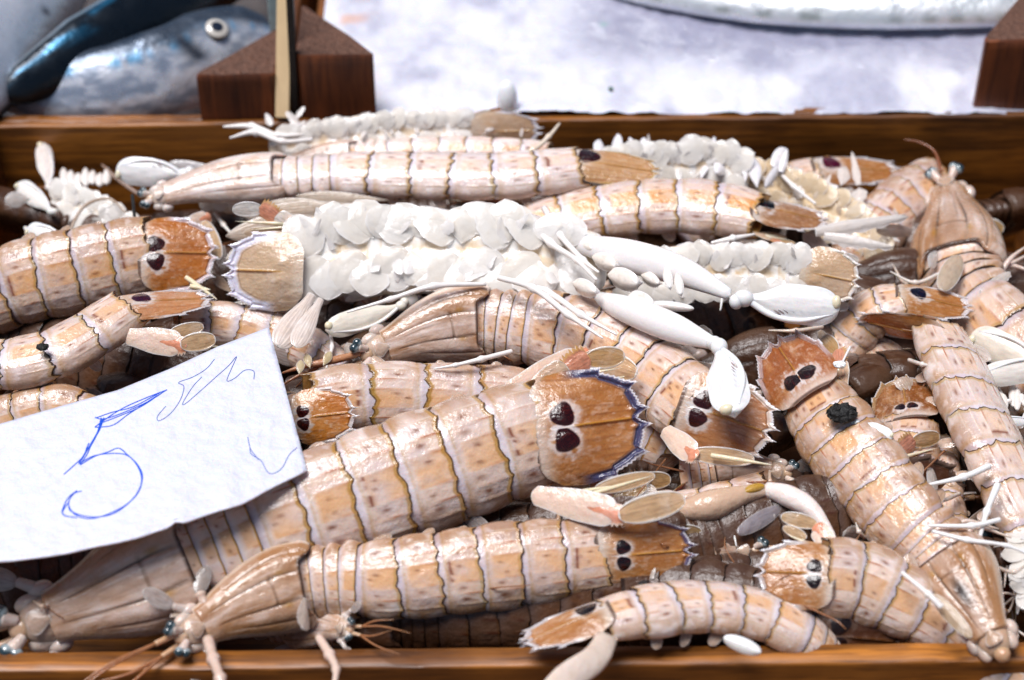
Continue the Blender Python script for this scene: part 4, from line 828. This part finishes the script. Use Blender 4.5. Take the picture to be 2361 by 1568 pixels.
shrimp('small mantis shrimp with dark blue tail spot, tucked under the raised head', [(1900, 860, -2.2, -30), (1950, 790, -1.2, -30), (1990, 740, -.1, -34, 1.0), (2030, 712, .6, -40, 1.0), (2075, 698, .9, -40, .9)], 60, tone=.50, seed=59, a=.5, head=False, q=.7,
   tail=dict(p=[(2078, 688, 1.5), (2232, 712, 1.3)], W=48, roll=-40), tkw=dict(both=(1, 0), sx=.3, sy=.32, spot_r=.38, spot=(.015, .012, .05)), uro=(0, 1), ucfg=dict(out=.3, scale=.9))
shrimp('half hidden mantis shrimp behind at right, purple spot on its tail', [(1560, 560, -2.8, -20), (1650, 500, -2, -25), (1740, 455, -1.5, -30), (1820, 420, -1.2, -35), (1880, 402, -1.0, -35, .95)], 50, tone=.45, seed=61, a=.4, head=False, q=.7,
   tail=dict(p=[(1885, 388, -.7), (2065, 395, -.9)], W=42, roll=-38), tkw=dict(both=(1, 0), sx=.22, sy=.42, spot_r=.50, spot=(.16, .01, .06)), uro=(1, 1), ucfg=dict(out=.2, scale=1.2))
shrimp('dim brown mantis shrimp in the hollow left of the small dark one', [(1880, 700, -3.0), (1930, 760, -2.4), (1985, 820, -2.0), (2040, 860, -1.8), (2085, 910, -2.0)], 66, tone=.85, seed=67, a=.4, head=False, q=.6, tail=False)
shrimp('mantis shrimp seen end on below the card, striped back only', [(-150, 1060, -1), (-60, 1000, -.2), (40, 965, .5), (120, 950, .8), (180, 960, .6), (230, 990, .2)], 60, tone=.6, seed=71, a=.4, head=False, q=.7, tail=False)
shrimp('little ribbed mantis shrimp under the right-hand one, side spines out', [(2290, 1500, -1.6), (2250, 1400, -1.2), (2200, 1290, -.8), (2165, 1190, -.6), (2150, 1100, -.7), (2150, 1030, -1.2)], 62, tone=.55, seed=73, a=.2, head=False, q=.7, tail=False)
# heads poking out
def head_only(label, pts, W, tone, seed, eyecol=(.02, .04, .05), **k):
    mid = pts[0]; c0 = at(mid[0], mid[1], mid[2]); Wc = cm(W, c0); root = thing('mantis_shrimp', label, 'mantis shrimp', c0 - np.array([0, 0, .5 * Wc]), G1)
    fr = Frame(pts, Wc, 0, .6); carapace(fr, tone, seed, 80).build('carapace', M_SHELL, root); body_segments(fr, 0, 4, tone, seed, 80, 16).build('thorax', M_SHELL, root)
    build_head(root, fr, tone, seed, Wc, **k); return root, fr, Wc
head_only('mantis shrimp peeping from under others, stubby pincers to the right', [(1720, 1270, -.1), (1640, 1262, -.2), (1560, 1245, -.5), (1450, 1230, -1.2)], 74, .5, 79)
head_only('mantis shrimp with smudged carapace behind the blue-edged tail plate', [(1800, 1090, .0), (1700, 1085, -.2), (1590, 1100, -.3), (1480, 1110, -.8)], 66, .55, 83, parts=('eyes',))
head_only('mantis shrimp head poking out low at the front rim', [(800, 1450, .0), (730, 1440, -.8), (650, 1430, -1.6), (560, 1420, -2.4)], 58, .35, 89)
# --- belly-up animals
r6, f6, w6 = belly_shrimp('white mantis shrimp on its back across the middle, leaf-like swimming legs showing', [(1400, 612, 2.6, 16), (1300, 602, 3.0, 16), (1180, 592, 3.2, 16), (1040, 584, 3.2, 16), (900, 584, 3.1, 16), (780, 590, 3.1, 14), (690, 605, 3.0, 10)], 106, seed=97, a=.30,
   tail=dict(p=[(700, 628, 3.5), (528, 622, 3.4)], W=92), ucfg=dict(out=.55, scale=1.25), tkw=dict(col=(.60, .42, .24), rim=(.80, .76, .84), rimw=.2))
claw(r6, [(1330, 560, 4.2, 20), (1450, 590, 4.6, 38), (1570, 625, 4.7, 34), (1680, 678, 4.6, 14)], (1715, 688, 4.6), (1936, 712, 4.4), 92, 1, roll=0, side=1)
claw(r6, [(1380, 690, 3.2, 18), (1450, 715, 4.0, 32), (1550, 755, 4.2, 34), (1640, 790, 4.2, 16)], (1658, 800, 4.3), (1692, 952, 4.3), 92, 2, side=-1)
for pts in ([(1195, 490, 4.4, 8), (1270, 560, 4.8, 9), (1330, 600, 4.9, 7), (1375, 645, 4.9, 5)], [(1255, 480, 4.4, 9), (1290, 540, 4.8, 9), (1345, 600, 4.9, 7), (1380, 628, 4.8, 4)],
            [(1150, 640, 4.2, 8), (1230, 665, 4.5, 9), (1310, 725, 4.5, 8), (1390, 780, 4.3, 3)], [(1170, 645, 4.2, 8), (1260, 672, 4.6, 9), (1340, 725, 4.6, 8), (1422, 772, 4.3, 3)], [(1120, 655, 3.6, 6), (1000, 660, 3.9, 8), (900, 690, 3.6, 6), (800, 720, 3.2, 3)]):
    limb(r6, pts)
for c_ in ((1440, 640, 34), (1395, 600, 26), (1480, 690, 28), (1345, 560, 24), (1500, 640, 20), (1350, 660, 26)):
    blade(r6, (c_[0] - c_[2], c_[1] - 8, 4.1), (c_[0] + c_[2], c_[1] + 14, 4.5), c_[2] * 1.5, name='mouth_leg', inner=(.86, .78, .70), bulge=.3, thick=.6, mat=M_MILK, seed=c_[0], roll=20, teeth=10, tooth=.06)
for k, (x, y) in enumerate(((1535, 640), (1560, 655))):
    blade(r6, (x, y - 22, 4.9), (x + 10, y + 24, 5.0), 22, name='leg_pad', inner=(.92, .86, .80), bulge=.35, thick=.6, mat=M_MILK, seed=k)
blade(r6, (1500, 700, 4.5), (1600, 712, 4.6), 22, name='leg_pad', mat=M_WHITE, bulge=.35, thick=.6)
r18, f18, w18 = belly_shrimp('half buried mantis shrimp on its back beyond the long white claw', [(1480, 640, .8), (1580, 630, 1.4), (1690, 628, 1.8), (1780, 630, 2.0), (1860, 632, 2.1)], 68, seed=101, a=.45, rows=5,
   tail=dict(p=[(1850, 625, 2.5), (1975, 650, 2.4)], W=66), ucfg=dict(out=.25, scale=1.1), tkw=dict(col=(.62, .38, .18), rim=(.86, .78, .7)))
r16, f16, w16 = belly_shrimp('blurred mantis shrimp on its back at the very back of the heap', [(620, 345, .8), (760, 320, 1.2), (880, 306, 1.4), (1000, 300, 1.5), (1090, 298, 1.5)], 48, seed=103, a=.35, rows=6, tail=dict(p=[(1090, 298, 1.7), (1240, 300, 1.6)], W=46, roll=20), ucfg=dict(out=.22, scale=1.5), tkw=dict(col=(.6, .36, .2)))
limb(r16, [(700, 310, 1.9, 6), (640, 312, 2.0, 7), (580, 292, 2.0, 9), (515, 292, 2.0, 3)]); limb(r16, [(720, 322, 1.9, 6), (650, 326, 2.0, 7), (590, 305, 2.0, 9), (530, 318, 2.0, 3)])
limb(r16, [(1180, 360, 2.0, 7), (1230, 345, 2.2, 7), (1265, 315, 2.2, 6), (1290, 285, 2.2, 3)], col=(.85, .70, .55))
shrimp('faint mantis shrimp between the two topmost ones', [(620, 385, .2, -20), (760, 360, .8, -25), (900, 350, 1.0, -25), (1050, 348, 1.1, -25), (1180, 352, 1.0, -25), (1260, 358, .8, -25)], 34, tone=.12, seed=107, a=.0, q=.6, tail=False, head=False)
r17, f17, w17 = belly_shrimp('ragged translucent mantis shrimp piled near the back rim, spiky plates upward', [(1330, 430, .4), (1430, 400, .8), (1540, 385, 1.0), (1640, 385, 1.0), (1730, 410, .8)], 56, seed=109, a=.4, rows=6, telson_=False, uro=(0, 0), pl=1.2)
rg = random.Random(4)
for k in range(26):
    x = rg.uniform(1370, 1800); y = 405 - 40 * math.sin((x - 1340) / 460 * 3.14) + rg.uniform(-15, 50); h_ = rg.uniform(30, 75); dx = rg.uniform(-30, 30)
    blade(r17, (x, y, rg.uniform(.9, 1.6)), (x + dx, y - h_, rg.uniform(1.2, 2.0)), rg.uniform(14, 40), name='plate', shape=rg.choice(['blade', 'drop', 'oval']), inner=(.84, .80, .82), rim=(.94, .92, .94), thick=.25, bulge=.2, roll=rg.uniform(-50, 50), seed=k, mat=M_MILK)
# --- claws and legs of animals deeper in the heap
r22, _, _ = belly_shrimp('pale jumble of a mantis shrimp at the far left, claws raised like paddles', [(330, 560, -2.4), (260, 520, -2.0), (190, 480, -1.9), (130, 460, -2.2)], 46, seed=113, a=.5, telson_=False, uro=(0, 0), rows=6, pl=1.1)
claw(r22, None, (112, 432, -1.6), (98, 330, -1.4), 40, 5, ndl=0, tint=(.80, .70, .64)); claw(r22, None, (118, 488, -1.4), (42, 422, -1.2), 44, 6, ndl=0, tint=(.86, .80, .74))
for k in range(7): blade(r22, (150 + k * 16, 425 + 5 * (k % 2), -1.6), (146 + k * 17, 388 + 6 * (k % 3), -1.5), 20, name='leg_pad', mat=M_MILK, bulge=.3, thick=.5, seed=k)
limb(r22, [(150, 560, -.4, 3), (190, 480, -.2, 4), (250, 458, -.2, 3), (290, 490, -.4, 2)], 'antenna', (.45, .33, .24)); limb(r22, [(235, 380, -1.5, 3), (280, 420, -1.3, 5), (330, 455, -1.2, 4)], 'antenna', (.30, .20, .15))
r24, _, _ = belly_shrimp('mantis shrimp under the top one, one thick white claw pointing left', [(640, 470, .2), (560, 455, .2), (480, 440, .1)], 44, seed=115, a=.6, telson_=False, uro=(0, 0), rows=3)
claw(r24, [(520, 400, 1.2, 12), (470, 402, 1.3, 16), (430, 405, 1.3, 12)], (425, 402, 1.4), (268, 392, 1.4), 66, 7, side=1, ndl=4)
blade(r24, (500, 395, 1.0), (390, 376, 1.1), 26, name='antennal_scale', inner=(.62, .58, .58))
claw(r24, None, (150, 556, .6), (62, 528, .7), 46, 8, ndl=0)
rT = r6
# tail fans beside the white one, left side and above
rA, _, _ = shrimp('mantis shrimp under the white one, long pale tail fin toward the upper left', [(900, 700, -1.0), (820, 640, .2), (760, 580, 1.2), (720, 540, 1.8)], 60, tone=.15, seed=117, a=.6, head=False, q=.6, tail=False)
for (p, q, w) in (((760, 500, 2.4), (520, 545, 2.2), 60), ((840, 470, 2.5), (560, 500, 2.5), 44), ((800, 480, 2.7), (610, 470, 2.6), 36), ((640, 540, 2.2), (520, 600, 2.0), 40), ((900, 462, 2.4), (680, 452, 2.4), 30)):
    blade(rA, p, q, w, name='tail_fin', shape='drop', veins=1.0, inner=(.80, .66, .54), rim=(.92, .86, .80), mat=M_CLEAR, seed=p[0])
rB, _, _ = shrimp('mantis shrimp pressed under the bent one beside the card', [(800, 870, -.4), (700, 800, .2), (600, 765, .6), (500, 745, .9), (420, 750, 1.0)], 50, tone=.3, seed=119, a=.4, head=False, q=.6, tail=False)
for (p, q, w) in (((720, 680, 3.0), (640, 800, 2.6), 60), ((740, 690, 2.9), (680, 800, 2.5), 46)):
    blade(rB, p, q, w, name='tail_fin', shape='fan', veins=1.2, inner=(.82, .68, .60), rim=(.92, .86, .80), mat=M_MILK, seed=p[1])
rC, _, _ = shrimp('mantis shrimp deep behind the blushing one, pale oar-like claw out left', [(1300, 900, -2), (1200, 860, -1.4), (1100, 860, -1.2), (1000, 880, -1.5)], 60, tone=.5, seed=121, a=.5, head=False, q=.6, tail=False)
claw(rC, [(960, 690, 1.6, 12), (930, 700, 1.7, 18)], (925, 705, 1.8), (752, 762, 1.8), 56, 9, side=-1, ndl=0, tint=(.86, .78, .66))
limb(rC, [(1180, 810, 2.4, 7), (1110, 828, 2.5, 7), (1050, 842, 2.4, 5), (1000, 850, 2.2, 2)]); limb(rC, [(760, 760, 1.2, 5), (765, 800, 1.0, 5), (752, 850, .8, 3)]);
limb(rC, [(830, 815, 1.3, 7), (780, 828, 1.4, 9), (700, 845, 1.4, 6), (650, 860, 1.2, 2)], 'antenna', (.60, .36, .22), mat=M_SHELL)
for k, (x, y) in enumerate(((715, 835), (690, 850), (745, 830), (700, 880))): blade(rC, (x, y + 14, 1.6), (x - 10 + 14 * k, y - 20, 1.8), 20, shape='drop', inner=(.70, .56, .34), name='tail_fin', seed=k)
# right edge claws and legs
rD, _, _ = belly_shrimp('mantis shrimp cut off by the right edge, thick cream claws crossing', [(2480, 700, -1.4), (2460, 800, -1), (2440, 900, -.8), (2430, 1000, -1)], 70, seed=123, a=.4, telson_=False, uro=(0, 0), rows=6)
claw(rD, None, (2420, 860, .4), (2240, 770, .6), 78, 11, ndl=0, tint=(.82, .72, .60)); claw(rD, None, (2460, 840, .8), (2262, 868, .9), 60, 12, ndl=0, tint=(.88, .80, .72))
for k in range(10): blade(rD, (2300 + 9 * k, 930 + 8 * (k % 3), -.2), (2290 + 11 * k, 880 + 14 * (k % 4), 0), 18, name='leg_pad', mat=M_MILK, bulge=.3, thick=.5, seed=k)
claw(rD, None, (2400, 975, .6), (2290, 968, .7), 24, 13, ndl=0)
rE, _, _ = belly_shrimp('white-bellied mantis shrimp low on the right edge with stick-thin legs', [(2420, 1100, -.6), (2400, 1200, -.2), (2400, 1300, 0), (2420, 1400, -.2)], 72, seed=127, a=.3, telson_=False, uro=(0, 0), rows=5)
for pts in ([(2280, 1075, 2.0, 10), (2220, 1100, 2.1, 8), (2130, 1120, 2.0, 4)], [(2300, 1118, 2.0, 11), (2275, 1180, 2.1, 8), (2258, 1245, 2.0, 4)], [(2305, 1198, 2.2, 7), (2240, 1212, 2.3, 7), (2140, 1212, 2.2, 4)], [(2150, 1225, 2.2, 5), (2230, 1245, 2.4, 7), (2320, 1258, 2.3, 5), (2400, 1290, 2, 4)], [(2140, 1198, 2.0, 4), (2165, 1180, 2.1, 5)]): limb(rE, pts, col=(.93, .90, .88))
rF = rE
claw(rE, None, (1975, 975, 2.9), (2058, 1010, 2.9), 36, 15, ndl=0, tint=(.93, .90, .86))
limb(rE, [(2080, 1320, 2.2, 6), (2140, 1370, 2.4, 8), (2170, 1400, 2.2, 10)])
blade(rE, (2150, 1370, 2.0), (2240, 1470, 1.6), 36, veins=1, inner=(.56, .42, .28), shape='oval')
blade(rE, (2170, 670, 1.6), (2212, 590, 1.6), 50, name='paddle', inner=(.62, .50, .38), rim=(.92, .86, .82))
# limb of the upper right
rG, _, _ = belly_shrimp('yellowish gutted-looking mantis shrimp behind the rosy one', [(1690, 420, -.6), (1780, 430, -.4), (1870, 465, -.3), (1960, 520, -.6), (2030, 600, -1.2)], 58, seed=131, a=.4, telson_=False, uro=(0, 0), rows=5, milky=(.80, .62, .40))
for (p, q, w) in (((1880, 535, 1.6), (2095, 500, 1.6), 40), ((1900, 545, 1.7), (2060, 570, 1.6), 34), ((1940, 520, 1.7), (2090, 495, 1.7), 20)): blade(rG, p, q, w, name='tail_fin', shape='blade', veins=.8, inner=(.84, .76, .70), rim=(.94, .90, .88), mat=M_MILK, teeth=5, tooth=.1)
for pts in ([(1780, 380, .8, 6), (1830, 430, 1.0, 6), (1880, 470, 1.0, 4)], [(1640, 560, 2.4, 4), (1690, 550, 2.5, 8), (1740, 540, 2.4, 3)], [(1940, 840, 3.0, 3), (1960, 800, 3.0, 4)]): limb(rG, pts)
rH, _, _ = shrimp('brown mantis shrimp behind the raised head, only its flank visible', [(1960, 620, -1.5), (2000, 560, -1.4), (2050, 500, -1.5), (2110, 450, -1.8), (2160, 420, -2.2)], 66, tone=.6, seed=137, a=.35, head=False, q=.6, tail=False)
limb(rH, [(2170, 395, -.5, 4), (2155, 350, -.2, 3), (2120, 328, 0, 2), (2085, 322, 0, 1.2)], 'antenna', (.40, .20, .12), mat=M_SHELL)
# the claw that crosses the gap, centre right
rI, _, _ = shrimp('mantis shrimp tucked under the long pink-brown one, amber-jointed arm', [(1480, 1180, -.8), (1580, 1190, -.3), (1680, 1165, .2), (1760, 1140, .3)], 56, tone=.5, seed=139, a=.6, head=False, q=.6, tail=False)
limb(rI, [(1560, 1180, .9, 20), (1640, 1165, 1.2, 36), (1720, 1140, 1.3, 22), (1765, 1130, 1.3, 15)], 'claw_arm', (.72, .56, .44), mat=M_SHELL, m=18)
limb(rI, [(1768, 1128, 1.3, 18), (1820, 1145, 1.5, 26), (1870, 1175, 1.5, 22), (1920, 1235, 1.2, 8)], 'claw', (.90, .82, .78), mat=M_SHELL, m=18)
blade(rI, (1715, 1135, 1.6), (1762, 1120, 1.6), 24, name='joint', inner=(.62, .42, .08), rim=(.6, .4, .1), bulge=.35, thick=.5, mat=M_SHELL)
blade(rI, (1700, 1230, .9), (1800, 1170, 1.0), 38, name='antennal_scale', inner=(.36, .32, .34), rim=(.60, .54, .5))
# front arm details
rJ = [o for o in r_ if o.get('label', '').startswith('mantis shrimp head poking')][0]
limb(rJ, [(735, 1470, .8, 12), (760, 1510, 1.1, 13), (775, 1545, 1.2, 10), (768, 1590, 1.3, 7)], 'arm', (.80, .66, .58), mat=M_SHELL)
rK = [o for o in r_ if o.get('label', '').startswith('small mantis shrimp by the front')][0]
limb(rK, [(1400, 1470, 1.6, 26), (1370, 1520, 2.0, 32), (1300, 1570, 2.2, 34), (1230, 1640, 2.2, 22)], 'uropod', (.80, .70, .62), mat=M_SHELL, m=20, flat=.4)
blade(rK, (1755, 1505, 1.2), (1668, 1470, 1.4), 36, name='paddle', inner=(.93, .90, .86), bulge=.3, thick=.4, mat=M_WHITE)
rL = [o for o in r_ if o.get('label', '').startswith('mantis shrimp at the crate rim')][0]
limb(rL, [(480, 1475, .9, 17), (492, 1520, 1.2, 15), (508, 1565, 1.3, 14), (515, 1610, 1.2, 12)], 'arm', (.76, .62, .54), mat=M_SHELL)
limb(rL, [(478, 1400, 1.0, 14), (462, 1370, 1.3, 12), (458, 1345, 1.5, 9)], 'arm', (.76, .62, .54), mat=M_SHELL); blade(rL, (455, 1370, 1.4), (478, 1305, 1.8), 36, name='antennal_scale', inner=(.46, .40, .36), rim=(.82, .78, .74))
# --- tail fins that show large in the photo
def fan_parts(root, stem, pad, spine=None, seed=1, side=1, dark=.0):
    (p, q, w) = stem
    o = blade(root, p, q, w, name='uropod', shape='stem', inner=(.88, .70, .60), rim=(.92, .86, .82), bulge=.08, thick=.14, veins=0, nzk=.3, seed=seed, mat=M_SHELL)
    m_ = tuple(a * .45 + b * .55 for a, b in zip(p, q)); e = tuple(b + .10 * (b - a) for a, b in zip(p, q))
    blade(root, m_, e, w * .62, name='uropod_edge', shape='stem', inner=(.84, .44, .30), rim=(.84, .70, .58), bulge=.15, thick=.2, teeth=10, tooth=.12, side=side, seed=seed + 3, mat=M_SHELL)
    for k, (a, b, ww) in enumerate(pad): blade(root, a, b, ww, name='paddle', shape='oval', inner=(.74 - dark, .50 - dark * .8, .30 - dark * .4), rim=(.96, .93, .90), rimw=.17, rimh=.05, bulge=.05, veins=.3, seed=seed + 7 + k)
    if spine: 
        for a, b in spine: limb(root, [(*a, 6), ((a[0] + b[0]) / 2, (a[1] + b[1]) / 2, (a[2] + b[2]) / 2, 5), (*b, 1)], 'spine', (.90, .80, .62), mat=M_SHELL)
def find(t): return [o for o in scene.objects if o.get('label', '').startswith(t)][0]
rz = find('largest mantis')
fan_parts(rz, ((1225, 1140, 2.6), (1425, 1185, 2.9), 74), [((1425, 1190, 3.0), (1580, 1150, 3.1), 66), ((1370, 1130, 2.7), (1510, 1096, 2.8), 40)], [((1330, 1150, 2.9), (1500, 1098, 3.1)), ((1300, 1140, 2.8), (1420, 1120, 3.0))], 5, 1)
fan_parts(rz, ((1165, 905, 2.6), (1345, 822, 3.0), 70), [((1345, 822, 3.1), (1470, 862, 3.2), 66), ((1300, 850, 2.9), (1420, 850, 3.0), 40)], [((1400, 880, 3.6), (1440, 868, 3.7))], 6, -1)
rz = find('blushing')
fan_parts(rz, ((1530, 990, 1.7), (1600, 1050, 1.8), 56), [((1590, 1045, 1.8), (1740, 1060, 1.7), 44)], [((1640, 1050, 2.0), (1780, 1072, 2.0))], 8, 1)
rz = find('long pink-brown')
fan_parts(rz, ((1925, 930, 2.2), (1930, 850, 2.3), 46), [((1925, 850, 2.3), (1890, 762, 2.3), 34), ((1900, 860, 2.0), (1862, 790, 2.0), 30)], [((1915, 880, 2.3), (1892, 800, 2.4))], 9, 1)
rz = find('mantis shrimp facing left on')
fan_parts(rz, ((1925, 1280, 1.8), (1885, 1215, 2.0), 50), [((1885, 1210, 2.0), (1800, 1190, 2.1), 36), ((1860, 1240, 1.8), (1805, 1215, 1.9), 26)], [((1900, 1270, 1.9), (1820, 1235, 2.0))], 10, 1)
rz = find('slim mantis')
fan_parts(rz, ((288, 775, 2.8), (420, 795, 2.9), 62), [((415, 795, 3.0), (498, 782, 3.0), 46), ((390, 770, 2.8), (470, 752, 2.8), 34)], None, 11, 1)
rz = find('striped')
fan_parts(rz, ((420, 520, 1.6), (480, 500, 1.6), 36), [((470, 510, 1.6), (505, 600, 1.6), 40)], [((440, 660, 1.8), (485, 668, 1.9)), ((430, 640, 1.8), (500, 690, 1.9))], 12, 1)
# --- tangle: legs, feelers, plates and fins squeezed out between the bodies, each belonging to the nearest animal
allr = [o for o in scene.objects if o.get('category') == 'mantis shrimp']; cen = np.array([o['_o'] for o in allr]); rg = random.Random(77)
for k in range(190):
    x = rg.uniform(20, 2330); y = rg.uniform(430, 1400)
    if x < 760 and y > 740 - (x - 620) * .1 and y < 1320: continue
    lf = rg.uniform(-.6, 1.1) if y > 520 else rg.uniform(-2.0, -.6)
    p = at(x, y, lf); root = allr[int(np.argmin(((cen - p) ** 2).sum(1)))]
    an = rg.uniform(0, 6.28); ln = rg.uniform(40, 110); dx, dy = math.cos(an) * ln, math.sin(an) * ln * .7; l2 = lf + rg.uniform(0, .7); kind = rg.random()
    pale = mix(np.array((.90, .84, .80)), (.60, .38, .22), rg.random() * (.25 if y < 650 else .9))
    if kind < .35:
        a2 = an + rg.uniform(-1.2, 1.2); limb(root, [(x, y, lf, 6), (x + dx * .6, y + dy * .6, l2 + .2, 5.5), (x + dx * .6 + math.cos(a2) * ln * .6, y + dy * .6 + math.sin(a2) * ln * .5, l2, 2)], 'leg', pale, mat=M_SHELL)
    elif kind < .55:
        limb(root, [(x, y, lf, 2.4), (x + dx, y + dy, l2 + .3, 2.0), (x + dx * 1.7 + rg.uniform(-30, 30), y + dy * 1.6, l2 + .2, 1)], 'flagellum', (.42, .24, .14), mat=M_SHELL, n=30)
    else:
        blade(root, (x, y, lf), (x + dx, y + dy, l2 + .1), rg.uniform(22, 50), name='fin', shape=rg.choice(['drop', 'oval', 'blade', 'fan']), inner=pale * .85, rim=mix(pale, WHT, .6), veins=.7, thick=.15, bulge=.12, roll=rg.uniform(-50, 50), seed=k, teeth=rg.choice([0, 0, 8]), tooth=.06)
for k in range(34):      # ragged edge of the pile along the back
    x = rg.uniform(620, 1270); y = 282 + 10 * math.sin(x / 60) + rg.uniform(-4, 40); an = rg.uniform(-2.4, -.7); ln = rg.uniform(18, 42)
    blade(r16, (x, y, rg.uniform(1.4, 2.0)), (x + math.cos(an) * ln, y + math.sin(an) * ln, rg.uniform(1.7, 2.2)), rg.uniform(10, 26), name='plate', shape=rg.choice(['blade', 'drop', 'oval']), inner=(.92, .86, .82), rim=(.97, .95, .95), thick=.2, bulge=.15, roll=rg.uniform(-50, 50), seed=k + 60, mat=M_FILM, ragged=.25)
for k in range(30):
    x = rg.uniform(1330, 2000); y = 345 + (x - 1330) * .09 + rg.uniform(0, 60); an = rg.uniform(-2.6, -.5); ln = rg.uniform(30, 80); l_ = .6 - (x - 1330) * .0012
    blade(r17, (x, y + 20, l_ + rg.uniform(0, .5)), (x + math.cos(an) * ln, y + 20 + math.sin(an) * ln, l_ + rg.uniform(.3, .9)), rg.uniform(12, 36), name='plate', shape=rg.choice(['blade', 'drop', 'blade']), inner=(.92, .84, .78), rim=(.97, .95, .95), thick=.2, bulge=.15, roll=rg.uniform(-50, 50), seed=k + 160, mat=M_FILM, ragged=.25)
# crumbs
def crumb(name, label, p, r, mat, seed, cat):
    c = at(*p); rr = cm(r, c); rg = np.random.RandomState(seed)
    f = ellipsoid(c, [V3(rr, 0, 0), V3(0, rr * .8, 0), V3(0, 0, rr * .45)], (.9, .9, .9), n=12, m=16); V = f.V[0]; V += rg.uniform(-.16, .16, V.shape) * rr; V[:16] = V[0]; V[-16:] = V[-1]
    o = f.build(name, mat, smooth_=False); return tag(o, label, cat)
crumb('charred_scrap', 'jagged black scrap on the pink-brown shrimp', (1942, 953, 3.3), 34, M_BLACK, 1, 'scrap')
crumb('plastic_crumb', 'tiny square white crumb beside the upright tail plate', (1936, 840, 3.4), 14, M_WHITE, 2, 'crumb')
crumb('dark_crumb', 'small blurred black speck on the bent shrimp above the card', (98, 800, 3.8), 14, M_BLACK, 3, 'crumb')
o = tube([at(305, 450, 2.8), at(308, 480, 2.9), at(312, 518, 2.9)], [.06, .055, .05], (.06, .05, .05), n=10, m=8).build('dark_twig', M_BLACK); tag(o, 'short black twig standing behind the striped shrimp', 'twig')
# --- lower layer: whole animals under the visible ones
G2 = 'buried mantis shrimps of the lower layer'
lowl = 'shade-painted brown mantis shrimp buried in the dark gaps of the lower layer'
base, _, _ = shrimp(lowl, [(900, 700, -4), (1000, 700, -4), (1100, 702, -4), (1200, 700, -4), (1300, 700, -4), (1400, 700, -4), (1500, 700, -4)], 92, tone=.7, seed=151, q=.6, group=G2, fringe=False, mat=M_GAP_SHADE)
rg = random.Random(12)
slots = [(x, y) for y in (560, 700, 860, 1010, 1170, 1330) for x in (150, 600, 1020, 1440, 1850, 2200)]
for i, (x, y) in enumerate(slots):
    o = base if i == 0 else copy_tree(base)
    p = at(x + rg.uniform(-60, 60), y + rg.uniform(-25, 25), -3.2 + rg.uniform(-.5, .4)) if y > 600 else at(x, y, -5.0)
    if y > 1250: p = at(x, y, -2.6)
    o['label'] = 'shade-painted brown mantis shrimp deep in the heap, ' + ['in the back row', 'behind the white one', 'under the middle ones', 'under the card row', 'under the largest one', 'at the front rim'][i // 6] + ', ' + ['far left', 'left', 'left of centre', 'right of centre', 'right', 'far right'][i % 6]
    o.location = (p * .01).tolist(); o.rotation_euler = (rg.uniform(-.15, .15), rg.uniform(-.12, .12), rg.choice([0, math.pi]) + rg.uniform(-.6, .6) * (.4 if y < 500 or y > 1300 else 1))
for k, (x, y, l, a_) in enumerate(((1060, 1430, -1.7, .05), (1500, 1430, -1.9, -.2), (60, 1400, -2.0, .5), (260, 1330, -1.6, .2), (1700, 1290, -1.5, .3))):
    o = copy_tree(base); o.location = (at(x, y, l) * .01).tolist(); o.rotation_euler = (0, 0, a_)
    o['label'] = 'shade-painted mantis shrimp low down ' + ('in the shadow below the rim-lying one', 'under the small one at the front rim', 'in the front left corner of the crate', 'under the head of the largest one', 'below the amber-jointed arm')[k]
for o in list(scene.objects):
    if '_o' in o: del o['_o']
